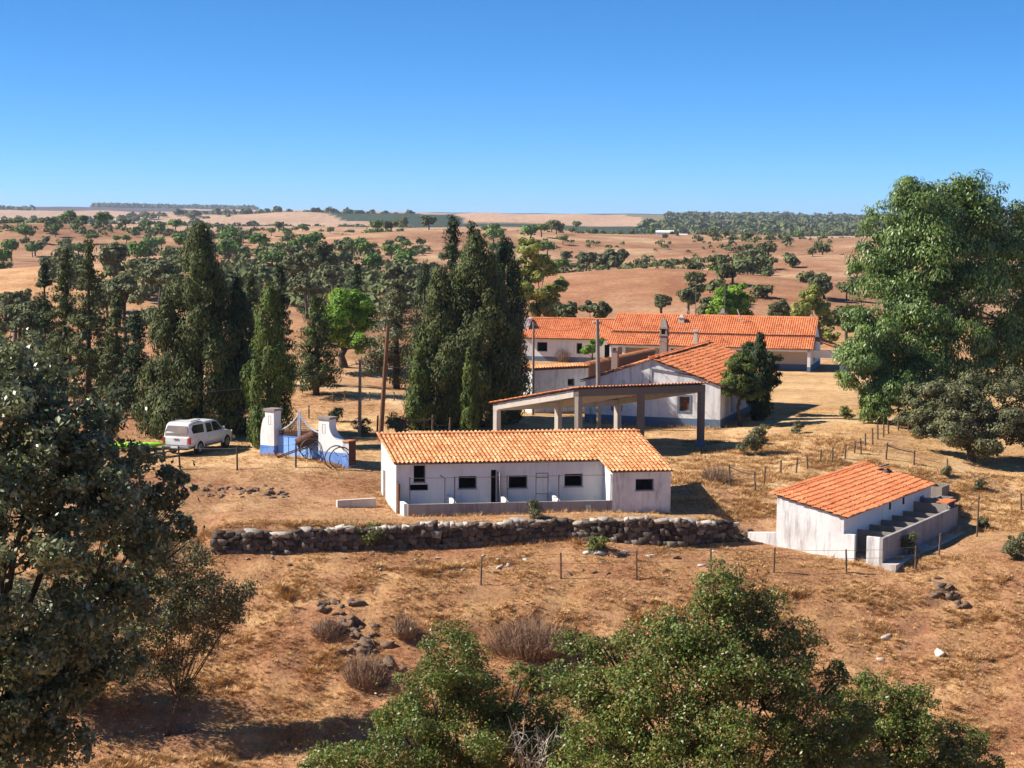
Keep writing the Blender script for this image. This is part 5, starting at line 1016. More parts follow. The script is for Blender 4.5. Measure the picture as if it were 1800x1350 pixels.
# conifers: label, u, v top, v base, half width, depth, leaves, material
CON = [
 ('broad dark cypress towering directly behind the silver pickup', 350, 398, 800, 88, 103, 32000, 'cyp', 'cone'),
 ('smaller cypress leaning out left of the big one behind the pickup', 292, 515, 790, 46, 102, 9000, 'cyp', 'broad'),
 ('dense dark cypress right of the pickup, filling the gap to the columnar one', 418, 490, 800, 42, 104, 11000, 'cyp_dark', 'broad'),
 ('narrow columnar cypress with sunlit left side behind the left gate pillar', 473, 503, 790, 38, 98, 12000, 'cyp_green', 'column'),
 ('slim dark spire behind the columnar cypress', 493, 466, 730, 22, 126, 5000, 'cyp_dark', 'spire'),
 ('thin ragged conifer between the big cypress and columnar one, farther back', 440, 478, 730, 26, 128, 5000, 'cyp', 'spire'),
 ('ragged conifer third from the left edge, its tip over the pale hill', 156, 420, 745, 44, 117, 8000, 'cyp', 'spire'),
 ('ragged conifer second from the left edge, with a dark bent tip', 114, 437, 735, 38, 119, 7000, 'cyp', 'spire'),
 ('small ragged conifer nearest the left edge', 78, 456, 720, 26, 122, 5000, 'cyp_dark', 'spire'),
 ('thin young conifer standing alone left of the big cypress', 205, 512, 730, 28, 114, 4500, 'cyp', 'spire'),
 ('short spreading conifer close left of the pickup', 238, 545, 750, 36, 112, 5500, 'cyp_dark', 'spire'),
 ('broad textured cypress forming the front of the central clump', 838, 416, 762, 82, 110, 34000, 'cyp', 'broad'),
 ('dark cypress at the right edge of the central clump beside the farmhouse wing', 886, 420, 756, 42, 113, 15000, 'cyp_dark', 'column'),
 ('mid green cypress at the left of the central clump', 774, 470, 762, 54, 109, 16000, 'cyp', 'broad'),
 ('tall dark fir-like conifer with the highest tip of the central clump', 797, 377, 720, 40, 129, 9000, 'cyp_dark', 'spire'),
 ('second dark fir-like tip just right of the highest one', 829, 386, 720, 28, 127, 6000, 'cyp_dark', 'spire'),
 ('bright green narrow cone at the left foot of the central clump', 737, 610, 762, 26, 107, 6000, 'cyp_green', 'cone'),
 ('thin pencil cypress at the front foot of the central clump', 826, 610, 766, 13, 104.5, 4500, 'cyp_green', 'column'),
 ('lone ragged conifer left of the stone pine beside the track', 556, 520, 706, 40, 121, 7500, 'cyp', 'spire'),
 ('light olive cedar between the stone pine and central clump', 697, 492, 702, 52, 127, 9000, 'olive', 'spire'),
 ('slim dark cypress far behind the cedar', 746, 458, 640, 22, 150, 5000, 'cyp_dark', 'column'),
 ('slim dark cypress far behind the stone pine', 628, 462, 620, 18, 165, 3000, 'cyp_dark', 'spire'),
 ('dark pencil cypress against the right wall of the gabled house', 1336, 588, 742, 19, 112.5, 6000, 'cyp_dark', 'column'),
]
for i, (lab, u, vt, vb, hw, Y, n, mat, st) in enumerate(CON): conifer(lab, u, vt, vb, hw, Y, int(n * 1.35), mat, 200 + i, st)

def gbase(u, v, Y):
    p = W(u, v, Y); return np.array([p[0], p[1], gz(p[0], p[1])])
# stone pine and its neighbours
broad_tree('stone_pine', 'bright green stone pine with forked dark trunk behind the blue gate', gbase(606, 665, 138), [ck(u, v, Y, r) for u, v, Y, r in ((585, 560, 136, 34), (615, 535, 138, 36), (640, 560, 139, 32), (600, 590, 137, 30), (635, 600, 140, 26), (560, 590, 135, 26))], 15000, .30, .13, 'pine', .32, 300, 22, .36, flat=.8)
broad_tree('leafy_tree', 'tall yellow-green tree right of the central cypresses', gbase(950, 580, 185), [ck(u, v, Y, r) for u, v, Y, r in ((935, 440, 184, 24), (915, 470, 185, 22), (960, 470, 186, 24), (940, 505, 185, 30), (970, 520, 187, 22), (912, 515, 183, 20), (950, 545, 185, 26), (985, 500, 188, 14))], 13000, .40, .18, 'poplar', .25, 301, 16, .36)
broad_tree('round_pine', 'bright green round pine behind the farmhouse ridge, left of the aerials', gbase(1290, 600, 205), [ck(u, v, Y, r) for u, v, Y, r in ((1270, 530, 205, 22), (1300, 520, 206, 24), (1310, 545, 207, 22), (1285, 550, 205, 24), (1262, 550, 204, 16))], 8000, .42, .18, 'pine', .28, 302, 16, .38)
broad_tree('yellow_pine', 'yellow-green bushy tree behind the right end of the farmhouse', gbase(1430, 600, 195), [ck(u, v, Y, r) for u, v, Y, r in ((1425, 525, 195, 22), (1445, 545, 196, 20), (1405, 548, 194, 20), (1450, 575, 196, 18), (1462, 592, 192, 14))], 7000, .42, .18, 'poplar', .25, 303, 16, .38)
for i, (lab, u, v, rw, hh, Y, mat, n) in enumerate((
    ('wide grey-green oak behind the left part of the farmhouse ridge', 1045, 545, 38, 16, 200, 'oak_mid', 5000), ('dark oak behind the wing roof', 985, 545, 28, 18, 198, 'oak_mid', 4000), ('small dark oak beyond the ridge, left of the round pine', 1210, 520, 13, 16, 235, 'oak_mid', 2000),
    ('small dark oak on the bare hill above the farmhouse roof', 1162, 530, 10, 13, 230, 'oak_mid', 1500), ('grey-green oak between the two bright pines behind the farmhouse', 1368, 545, 30, 18, 215, 'oak_mid', 4000), ('dull oak clump left of the round pine', 1240, 540, 22, 18, 212, 'oak_mid', 3000),
    ('broad dark oak standing alone on the bare hillside', 1065, 452, 36, 20, 390, 'oak_mid', 4000), ('dark oak crown beside the lone broad oak', 1032, 458, 20, 16, 385, 'oak_mid', 2500), ('round green pine above the right field', 1263, 472, 18, 12, 370, 'pine_far', 2000),
    ('dark wide oak mass behind the slim cypresses', 545, 460, 48, 28, 250, 'oak_mid', 5000), ('dark oak crown right of the ragged conifers', 205, 445, 40, 24, 270, 'oak_mid', 4500), ('grey-green oak thicket behind the thin young conifer', 225, 510, 46, 34, 170, 'oak_mid', 6500),
    ('dull oak at the left edge behind the conifers', 30, 560, 60, 40, 135, 'oak_mid', 8000), ('grey oak scrub tree behind the big cypress, left side', 285, 480, 36, 26, 210, 'oak_mid', 4000), ('dull oak right of the slim spire', 540, 500, 34, 22, 215, 'oak_mid', 4000), ('grey-green oak below the wide oak mass', 590, 480, 34, 20, 245, 'oak_mid', 3500),
    ('dark oak between the cedar and the bare hill', 700, 480, 30, 18, 260, 'oak_mid', 3000), ('low oak beside the eucalyptus foot on the hillside', 1490, 560, 30, 22, 200, 'oak_mid', 3500), ('oak clump left of the eucalyptus top field', 1450, 500, 50, 18, 280, 'oak_mid', 4000),
    ('dark oak far left behind the first ragged conifer', 25, 525, 40, 22, 190, 'oak_mid', 3500), ('shaded oak at the left behind the pickup cypresses', 190, 640, 44, 40, 128, 'oak_mid', 6000), ('shaded oak low behind the ragged conifers at left', 95, 640, 46, 40, 130, 'oak_mid', 6000))):
    r = np.random.RandomState(330 + i); cl = []
    for k in range(5): cl.append(ck(u + r.uniform(-.55, .55) * rw, v + r.uniform(-.35, .4) * hh, Y * (1 + r.uniform(-.012, .012)), hh * r.uniform(.62, .9)))
    b = gbase(u, v + hh * 1.5, Y); broad_tree('oak_tree', lab, b, cl, n, .0021 * Y if Y > 150 else .30, .0011 * Y if Y > 150 else .15, mat, .22, 340 + i, 12, .4, group='oaks beyond the farmyard', twigs=1)

# eucalyptus grove at the right
EU = [((1615, 395, 116, 74), (1560, 445, 116, 58), (1668, 380, 117, 66), (1720, 430, 118, 72), (1775, 470, 119, 62), (1640, 480, 115, 78), (1560, 540, 115, 66), (1720, 530, 116, 72), (1790, 560, 118, 56), (1620, 590, 114, 70), (1690, 620, 115, 62), (1545, 630, 114, 56), (1600, 345, 117, 34), (1685, 342, 118, 36), (1640, 410, 116, 60), (1830, 520, 120, 66), (1760, 610, 117, 60), (1590, 470, 117, 66), (1680, 470, 116, 72), (1740, 370, 118, 46), (1650, 550, 114, 76), (1580, 640, 113, 60), (1830, 430, 121, 50), (1800, 640, 118, 50), (1530, 480, 117, 40), (1690, 690, 113, 56), (1630, 660, 112.5, 56), (1740, 660, 115, 50), (1770, 400, 119, 58), (1815, 470, 120, 60), (1830, 590, 118, 60), (1700, 350, 118, 46), (1610, 355, 116, 46), (1550, 400, 117, 40)),
      ((1525, 590, 111, 46), (1510, 645, 110, 42), (1560, 690, 110, 46), (1505, 560, 112, 28), (1540, 720, 109, 34), (1610, 700, 111, 44))]
broad_tree('eucalyptus_tree', 'tall many-stemmed eucalyptus filling the right side of the view', gbase(1665, 770, 115), [ck(*c) for c in EU[0]], 130000, .27, .105, 'euc', .34, 400, 26, .34, 'bark_pale', axis=(0, 0, -1), trunk_top=W(1665, 500, 116), twigs=5)
broad_tree('eucalyptus_tree', 'lower bushy eucalyptus on the left foot of the tall one', gbase(1560, 745, 110.5), [ck(*c) for c in EU[1]], 36000, .24, .09, 'euc', .18, 401, 22, .4, 'bark_pale', axis=(0, 0, -1), twigs=4)
broad_tree('holm_oak', 'grey-green holm oak with bent dark trunk at the right above the shed', gbase(1708, 822, 100), [ck(*c) for c in ((1660, 700, 101, 44), (1720, 700, 101, 46), (1690, 750, 100, 46), (1765, 745, 100, 44), (1640, 745, 101, 36), (1735, 785, 99, 30))], 34000, .17, .09, 'olive', .26, 402, 22, .36, twigs=5)
broad_tree('holm_oak', 'grey-green holm oak cut by the right edge of the view', gbase(1815, 800, 102), [ck(*c) for c in ((1790, 690, 102, 40), (1830, 730, 102, 50), (1795, 760, 101, 36))], 13000, .16, .085, 'olive', .24, 403, 20, .36, twigs=4)
broad_tree('holm_oak', 'dark holm oak at the foot of the eucalyptus behind the stake fence', gbase(1620, 770, 107), [ck(*c) for c in ((1615, 705, 107, 32), (1640, 735, 106, 28), (1600, 735, 107, 26))], 9000, .17, .09, 'oak_mid', .2, 404, 18, .36, twigs=4)
broad_tree('round_shrub', 'dense dark green rounded shrub hiding the right corner of the gabled house', gbase(1302, 738, 109.5), [ck(*c) for c in ((1302, 655, 109.5, 30), (1290, 680, 109, 24), (1318, 685, 109.5, 26), (1305, 640, 110, 22))], 12000, .16, .08, 'cyp_green', .12, 405, 18, .36, axis=(0, 0, 1), cat='shrub')
broad_tree('broadleaf_tree', 'dark broad tree right of the pencil cypress against the gabled house', gbase(1345, 735, 115), [ck(*c) for c in ((1350, 640, 115, 24), (1345, 670, 114.5, 22), (1322, 625, 115, 24), (1358, 665, 115, 16), (1305, 635, 116, 18))], 9000, .18, .09, 'cyp_dark', .14, 406, 18, .38)
broad_tree('fig_tree', 'bright green fig before the farmhouse wing door', gbase(1042, 638, 172), [ck(*c) for c in ((1040, 612, 172, 13), (1052, 602, 172, 9), (1030, 618, 172, 8))], 2500, .30, .22, 'fig', .1, 407, 12, .4)

# near oaks
NEAR = [(25 + 0, 690, 25, 120), (140, 765, 25.5, 88), (-60, 780, 24, 150), (120, 860, 24.5, 130), (215, 835, 26, 74), (20, 960, 23.5, 150), (190, 960, 25, 110), (275, 905, 26.5, 62), (320, 930, 27, 32), (60, 1100, 24, 140), (180, 1080, 25, 90), (-40, 1240, 23.5, 150), (110, 1250, 24.5, 110), (210, 1160, 25.5, 50), (-160, 950, 24.5, 170), (30, 620, 26, 60), (80, 668, 26.5, 44), (230, 1010, 26, 70), (60, 830, 24.5, 110), (150, 1180, 25, 80), (20, 1340, 24, 120), (300, 860, 26.5, 44)]
broad_tree('holm_oak', 'large holm oak with glossy dark leaves filling the left foreground', (-7.6, 24.5, gz(-7.6, 24.5)), [ck(*c) for c in NEAR], 74000, .098, .054, 'oak_near', .18, 410, 26, .24, trunk_top=W(-30, 1250, 24.5), twigs=10, loose=.03)
BUSH = [('bushy green oak with reddish-tipped leaves at the bottom centre', 820, [(790, 1165, 41, 66), (760, 1230, 41, 72), (840, 1220, 42, 66), (720, 1310, 40, 76), (820, 1310, 40.5, 84), (900, 1300, 41.5, 60), (640, 1345, 40, 48), (560, 1345, 42, 40), (780, 1390, 40, 90), (880, 1250, 42, 40), (950, 1200, 43, 30), (690, 1260, 41, 40), (930, 1340, 41.5, 60), (960, 1270, 42, 46), (990, 1200, 42.5, 40), (600, 1370, 40.5, 60), (1000, 1330, 41, 60), (920, 1190, 43, 26)], 70000),
        ('broad green oak crown rising highest in the lower right foreground', 1270, [(1265, 1040, 39, 50), (1310, 1060, 39.5, 58), (1250, 1110, 39, 70), (1340, 1130, 39.5, 76), (1160, 1150, 39, 70), (1240, 1200, 38.5, 88), (1360, 1210, 39, 78), (1100, 1220, 39, 72), (1060, 1140, 40, 46), (1150, 1280, 38.5, 88), (1290, 1300, 38, 92), (1420, 1280, 38.5, 74), (1040, 1300, 39, 70), (1410, 1150, 40, 40), (1200, 1370, 38, 90), (1360, 1380, 38, 84), (1010, 1380, 39, 60), (1470, 1190, 40, 32), (1300, 1180, 38.5, 80), (1200, 1120, 39, 60), (1100, 1330, 38.5, 80), (1440, 1350, 38.5, 70), (1030, 1210, 39.5, 50), (1000, 1130, 40.5, 30), (1480, 1270, 39.5, 56), (1500, 1360, 39, 60)], 112000),
        ('small green oak at the lower right, open at its edges', 1590, [(1540, 1260, 42, 56), (1600, 1240, 42.5, 48), (1580, 1310, 42, 62), (1500, 1330, 41.5, 56), (1670, 1300, 43, 36), (1715, 1305, 43.5, 30), (1640, 1345, 42, 44), (1560, 1380, 42, 60), (1530, 1200, 42.5, 28), (1620, 1290, 42, 46), (1680, 1370, 42, 56), (1740, 1350, 43, 30), (1500, 1250, 42, 50)], 40000)]
for i, (lab, u, cl, n) in enumerate(BUSH):
    cl3 = [ck(*c) for c in cl]; Yb = np.mean([c[2] for c in cl]); xb = (u - 900) / FPX * Yb
    broad_tree('green_oak', lab, (xb, Yb, gz(xb, Yb)), cl3, n, .088, .042, 'oak_bush', .2, 420 + i, 30, .31, group='oaks in the foreground hollow', twigs=12, loose=.06)
r = np.random.RandomState(5); b = gbase(935, 1420, 41); mb = MB(); t = thing('dead_branches', 'bare bleached dead branches among the bottom centre oak', 'branches', tuple(b))
for k in range(9):
    p = W(915 + r.uniform(-30, 40), 1400, 40.6); e = W(930 + r.uniform(-75, 70), 1255 + r.uniform(0, 70), 40.2 + r.uniform(-.4, .4)); m_ = (p + e) / 2 + r.normal(0, .15, 3); mb.tube([p, m_, e], [.03, .02, .006], 5)
    for _ in range(6):
        s0 = m_ + (e - m_) * r.uniform(0, .8); mb.tube([s0, s0 + r.normal(0, .16, 3), s0 + r.normal(0, .28, 3) + [0, 0, .1]], [.012, .008, .003], 4, False)
mb.build('branch', M['deadwood'], t)
broad_tree('young_oak', 'slender grey-green young tree with thin trunk on the bank at the left', gbase(290, 1288, 66), [ck(*c) for c in ((330, 1000, 66, 46), (290, 1040, 66, 44), (385, 1045, 67, 40), (330, 1080, 66, 46), (420, 1060, 67.5, 26), (270, 1120, 66, 44), (355, 1130, 66.5, 30), (440, 1035, 68, 16), (250, 1180, 65.5, 40), (310, 1170, 66, 36), (230, 1090, 66, 36), (375, 1090, 67, 30), (280, 980, 66, 34), (350, 1050, 66, 44), (300, 1100, 66, 44), (400, 1090, 67, 30), (330, 1210, 66, 26))], 28000, .12, .055, 'olive', .10, 430, 24, .40, twigs=8, loose=.08)
broad_tree('holm_oak', 'dense holm oak on the bank behind the near oak at the lower left edge', gbase(120, 1300, 67), [ck(*c) for c in ((120, 1080, 67, 80), (60, 1130, 67, 80), (170, 1150, 67, 70), (110, 1190, 66.5, 80), (20, 1060, 67.5, 70))], 22000, .13, .07, 'oak_near', .2, 431, 22, .4, twigs=3)

# small shrubs
def shrub(label, u, v, rpx, mat, n, seed, L=.12, Wd=.06, name='shrub', tall=1.0):
    r = np.random.RandomState(seed); g = ground_at(u, v); Y = g[1]; R_ = rpx * Y / FPX; cl = [(g + np.array([r.uniform(-.5, .5) * R_, r.uniform(-.4, .4) * R_, R_ * tall * (.35 + .9 * k / 4)]), R_ * r.uniform(.5, .75)) for k in range(5)]
    broad_tree(name, label, g, cl, n, L, Wd, mat, .03, seed, 12, .4, cat='shrub', twigs=4)
shrub('leafy olive shrub growing against the front of the pigsty pen wall', 940, 915, 21, 'olive', 2600, 500, .09, .04)
shrub('green shrub growing out of the stone wall, left part', 650, 962, 26, 'oak_bush', 2600, 501, .09, .05)
shrub('low green bramble at the foot of the stone wall, right part', 1052, 968, 20, 'oak_bush', 2200, 502, .09, .05, tall=.7)
shrub('grey-green shrub in the dry grass right of the hay shelter', 1326, 800, 26, 'olive', 3600, 503, .13, .06, tall=1.3)
shrub('small round green bush below the eucalyptus beside the yard', 1488, 738, 14, 'oak_bush', 1500, 504, .12, .06)
shrub('thin leafy sapling at the pen corner of the tiled shed', 1600, 975, 18, 'olive', 1800, 505, .09, .045, tall=1.4)
shrub('small bush by the fence stake right of the shed', 1732, 930, 12, 'olive', 900, 506)
shrub('green bush at the right edge on the slope', 1790, 985, 26, 'olive', 2600, 507)
shrub('small dark palm-like bush beside the right gate pillar', 588, 742, 15, 'cyp_dark', 1200, 508, .25, .05)
shrub('dry green bushes under the rail fence by the central cypresses', 700, 764, 26, 'olive', 3000, 509, .13, .06, tall=.8)
shrub('grey-green bush at the base of the leaning pole', 640, 765, 18, 'olive', 1600, 510, .13, .06)
shrub('low bush at the far stakes right of the shed roof', 1664, 838, 12, 'olive', 800, 511)
shrub('small bush on the slope above the fence stake', 1720, 862, 12, 'olive', 800, 512)
shrub('dark low bush at the edge of the house shadow', 1402, 762, 12, 'oak_mid', 800, 513)
def twig_bush(label, u, v, wpx, hpx, seed, n=260):
    r = np.random.RandomState(seed); g = ground_at(u, v); Y = g[1]; Rw = wpx * Y / FPX / 2; H = hpx * Y / FPX; V = []; Q = []
    for k in range(n):
        a = r.uniform(0, 2 * math.pi); q = r.uniform(0, 1) ** .5; b0 = g + np.array([math.cos(a) * Rw * q * .7, math.sin(a) * min(Rw, 1.2) * q * .7, -.05]); e = g + np.array([math.cos(a) * Rw * q * 1.1, math.sin(a) * min(Rw, 1.2) * q * 1.1, H * (1 - .6 * q * q) * r.uniform(.7, 1.1)]) + r.normal(0, .08, 3); s = np.cross(e - b0, r.normal(0, 1, 3)); s = s / np.linalg.norm(s) * .013; i = len(V); m_ = (b0 + e) / 2 + r.normal(0, .07, 3)
        V += [b0 - s, b0 + s, m_ + s, m_ - s, e + s * .3, e - s * .3]; Q += [(i, i + 1, i + 2, i + 3), (i + 3, i + 2, i + 4, i + 5)]
        for _ in range(3):
            p = m_ + (e - m_) * r.uniform(0, 1); e2 = p + r.normal(0, .13, 3) + [0, 0, .12]; i = len(V); V += [p - s * .5, p + s * .5, e2 + s * .2, e2 - s * .2]; Q += [(i, i + 1, i + 2, i + 3)]
    me = mesh_np('dry_shrub', np.array(V) - g, Q, M['twig']); o = link('dry_shrub', me, None, g); tag(o, label, 'shrub', 'dry shrubs on the bank')
twig_bush('wide reddish dry brush pile on the bank left of the broad oak', 930, 1150, 165, 68, 520, 900)
twig_bush('dry twiggy shrub beside the dark rocks on the bank', 640, 1205, 80, 60, 521, 420)
twig_bush('small dry shrub above the rock outcrop', 575, 1120, 52, 34, 522, 260)
twig_bush('dry reddish shrub right of the rock outcrop', 712, 1120, 50, 40, 523, 260)
twig_bush('dry weeds inside the left pig pen corner', 770, 884, 44, 20, 524, 200)
twig_bush('tall dry weeds before the farmhouse wing window', 990, 636, 30, 26, 525, 260)
twig_bush('low dry hedge along the farmhouse wing', 955, 633, 40, 14, 526, 260)
twig_bush('dry thistles in the shade behind the right end of the pigsty', 1260, 845, 60, 26, 527, 300)

# ------------------------------------------------------------------ loose rocks
ROCKS = [block_mesh('rock', 600 + i, M['rock'], .2) for i in range(6)]; PALE = [block_mesh('rock', 610 + i, M['rock_pale'], .2) for i in range(4)]
def rocks(group, label, spots, meshes, thing_name=None):
    t = None
    for k, (u, v, wpx) in enumerate(spots):
        g = ground_at(u, v); s = wpx * g[1] / FPX
        if thing_name and t is None: t = thing(thing_name, label, 'rocks', tuple(g))
        p = g - [0, 0, s * .10]; o = link('rock', meshes[k % len(meshes)], t, p if t is None else p - ORG[t]); o.scale = (s, s * rng.uniform(.5, .9), s * rng.uniform(.3, .62)); o.rotation_euler = (-.55 + rng.normal(0, .35), .2 + rng.normal(0, .35), .4 + rng.normal(0, .8))
        if t is None: tag(o, label, 'rock', group)
r = np.random.RandomState(12)
rocks(None, 'jagged dark rock outcrop with cracks on the bank at centre left', [(585 + 110 * q + r.normal(0, 16), 1070 + 125 * q + r.normal(0, 16), r.uniform(6, 22)) for q in r.uniform(0, 1, 85) ** 1.2], ROCKS, 'rock_outcrop')
rocks(None, 'strip of dark clods and rubble on the terrace bank below the pickup fence', [(430 + r.uniform(-75, 75), 864 + r.normal(0, 6), r.uniform(4, 12)) for _ in range(60)], ROCKS, 'rubble_bank')
rocks(None, 'small dark rock outcrop on the slope below the shed fence', [(1640 + k * 3.2 + r.normal(0, 8), 1022 + k * 2.8 + r.normal(0, 6), r.uniform(9, 24)) for k in range(16)], ROCKS, 'rock_outcrop')
rocks(None, 'eroded dark rocks at the right end of the stone wall', [(1300 + r.uniform(-18, 22), 945 + r.normal(0, 7), r.uniform(8, 20)) for k in range(14)], ROCKS, 'rock_outcrop')
for lab, u, v, w in (('pale boulder on the right slope, upper one', 1556, 1123, 17), ('pale flat boulder on the right slope, farther right', 1648, 1150, 22), ('small pale stone at the edge of the oak crown', 1548, 1162, 11)): rocks(None, lab, [(u, v, w)], PALE)
rocks('white rubble below the stone wall', 'whitish broken slab in the rubble below the stone wall', [(1040, 967, 22), (1055, 972, 20), (1032, 972, 14), (1095, 972, 16), (1100, 970, 10), (1140, 978, 9), (1048, 964, 16)], PALE)
rocks('stones scattered on the dry ground', 'small stone lying on the dry ground below the wall', [(r.uniform(400, 1300), r.uniform(972, 1010), r.uniform(5, 11)) for _ in range(40)], PALE + ROCKS)

# ------------------------------------------------------------------ far trees on the hills
def far_tree_mesh(kind, seed):
    r = np.random.RandomState(seed)
    if kind == 'pine': cl = [(np.array([r.uniform(-.35, .35), r.uniform(-.35, .35), 1.0 + r.uniform(-.05, .12)]), r.uniform(.45, .6)) for _ in range(4)]; n = 420; flat = .62
    elif kind == 'oak': cl = [(np.array([r.uniform(-.5, .5), r.uniform(-.5, .5), .72 + r.uniform(-.12, .2)]), r.uniform(.4, .58)) for _ in range(5)]; n = 420; flat = .8
    else: cl = [(np.array([r.uniform(-.4, .4), r.uniform(-.4, .4), .38 + r.uniform(-.1, .1)]), r.uniform(.35, .5)) for _ in range(4)]; n = 260; flat = .75
    P, N = clump_points(cl, n, r, 8, .5, flat); V, Q = leaf_quads(P, N, .30, .17, r); k = len(V); nf = len(Q)
    if kind != 'scrub':
        mb = MB(); mb.tube([(0, 0, -.25), (r.normal(0, .03), 0, .4), (r.normal(0, .08), r.normal(0, .08), .85)], [.075, .06, .04], 6, False)
        V = np.concatenate([V, np.array(mb.v)]); Q = np.concatenate([Q, np.array(mb.f) + k])
    me = mesh_np('far_' + kind, V, Q, None, mats=[M['pine_far'] if kind == 'pine' else M['oak_far'], M['bark']])
    mi = np.zeros(len(Q), np.int32); mi[nf:] = 1; me.polygons.foreach_set('material_index', mi); return me
FT = {k: [far_tree_mesh(k, 700 + 10 * j + i) for i in range(4)] for j, k in enumerate(('pine', 'oak', 'scrub'))}
fr_ = np.random.RandomState(77); placed = []
def far_trees(name, kinds, n, t0, t1, y0, y1, s0, s1, label, group, cat='tree', patch=None):
    k = 0; tries = 0
    while k < n and tries < n * 40:
        tries += 1; y = math.exp(fr_.uniform(math.log(y0), math.log(y1))); x = fr_.uniform(t0, t1) * y; s = fr_.uniform(s0, s1)
        if patch and float(wav(np.array([x]), np.array([y]), patch[0], patch[1])[0]) < patch[2]: continue
        if any((x - a) ** 2 + (y - b) ** 2 < (.8 * (s + c)) ** 2 for a, b, c in placed): continue
        kk = kinds[fr_.randint(len(kinds))]; o = link(name, FT[kk][fr_.randint(4)], None, (x, y, gz(x, y))); q = s * fr_.uniform(.9, 1.15); o.scale = (s, s, q); o.rotation_euler = (0, 0, fr_.uniform(0, 6.28)); f_ = (math.log(y) - math.log(y0)) / (math.log(y1) - math.log(y0)); tag(o, ('small ' if s < s0 + .4 * (s1 - s0) else 'large ') + {'pine': 'round green pine', 'oak': 'spreading dull oak', 'scrub': 'low scrubby oak'}[kk] + ' ' + label + (', lower part' if f_ < .4 else ', middle part' if f_ < .72 else ', upper part'), cat, group); placed.append((x, y, s)); k += 1
far_trees('hill_tree', ['pine', 'pine', 'oak'], 150, -.33, -.06, 360, 1000, 1.9, 3.9, 'on the hillside left of the central cypresses', 'trees on the left hillside', patch=(260, 3, -.9))
far_trees('valley_oak', ['oak', 'scrub'], 36, -.33, -.07, 215, 360, 2.0, 3.4, 'in the wooded dip behind the left conifers', 'oaks in the left dip')
far_trees('slope_tree', ['oak', 'scrub', 'scrub'], 64, .02, .24, 420, 950, 1.4, 3.2, 'on the bare reddish slope behind the farmhouse', 'trees on the right slope', patch=(300, 2, -.6))
far_trees('slope_scrub', ['oak', 'scrub', 'oak'], 26, .09, .23, 255, 400, 1.8, 3.4, 'in the scrub band left of the eucalyptus', 'oaks in the right scrub band')
far_trees('valley_pine', ['pine', 'oak'], 36, -.07, .23, 1000, 1350, 2.6, 4.6, 'in the dark line across the far valley', 'far valley tree line')
far_trees('middle_tree', ['oak', 'pine'], 22, -.07, .03, 300, 800, 2.0, 4.2, 'between the stone pine and the central cypresses, far off', 'trees on the middle slope')
def far_mass(name, label, n, t0, t1, y0, y1, s0, s1, kinds, patch, dens=34, fy=None):
    r = np.random.RandomState(abs(hash(label)) % 1000 if False else len(label)); Ps = []; Ns = []; S = []
    y = np.exp(r.uniform(math.log(y0), math.log(y1), n * 3)); x = r.uniform(t0, t1, n * 3) * y
    if patch: keep = (wav(x, y, patch[0], patch[1]) > patch[2]) & ((x / y > t0 + .03 * (y - y0) / (y1 - y0) + .012 * (1 + wav(x, y, 420, 4))) | (t0 < 0)); x, y = x[keep], y[keep]
    x, y = x[:n], y[:n]; z = ter(x, y); s = r.uniform(s0, s1, len(x)); c = np.stack([x, y, z + s * .55], 1); d = unit(len(x) * dens, r); d[:, 2] = np.abs(d[:, 2]) * 1.1 - .35
    P = np.repeat(c, dens, 0) + d * np.repeat(s, dens)[:, None] * r.uniform(.5, 1, (len(d), 1)) * [1, 1, .75]; L = np.repeat(s, dens)[:, None]
    N = d + unit(len(d), r) * .5; N /= np.linalg.norm(N, axis=1, keepdims=True); a = unit(len(d), r); a = a - (a * N).sum(1, keepdims=True) * N; a /= np.linalg.norm(a, axis=1, keepdims=True); b = np.cross(N, a)
    l = a * L * .42; w = b * L * .28; V = np.stack([P - l, P + w, P + l, P - w], 1).reshape(-1, 3)
    o = link(name, mesh_np(name, V, np.arange(len(V)).reshape(-1, 4), M[kinds])); tag(o, label, 'wood', kind='stuff')
far_mass('distant_oak_wood', 'scattered oak wood covering the far slope at the right', 2600, .066, .36, 1450, 4200, 4, 8, 'oak_far', (500, 1, -1.1), 18)
far_mass('distant_trees', 'far trees dotted over the pale fields at the left', 420, -.36, -.06, 1150, 2500, 3.5, 7, 'oak_far', (500, 3, .2))
far_mass('ridge_forest', 'dark forest strip on the skyline at the left', 1300, -.245, -.15, 5000, 6000, 8, 13, 'oak_far', None, 12)
far_mass('ridge_forest', 'dark forest block on the skyline at the far left edge', 600, -.42, -.28, 3300, 4000, 7, 11, 'oak_far', None, 12)
far_mass('left_scrub', 'grey-green scrub under the trees of the left hillside', 1300, -.36, -.045, 200, 900, .9, 2.1, 'oak_far', (150, 4, .35), 24)
far_mass('right_scrub', 'low scrub dotted over the bare slopes at the right', 800, -.03, .30, 330, 1150, .6, 1.7, 'oak_far', (120, 2, 0.1), 18)
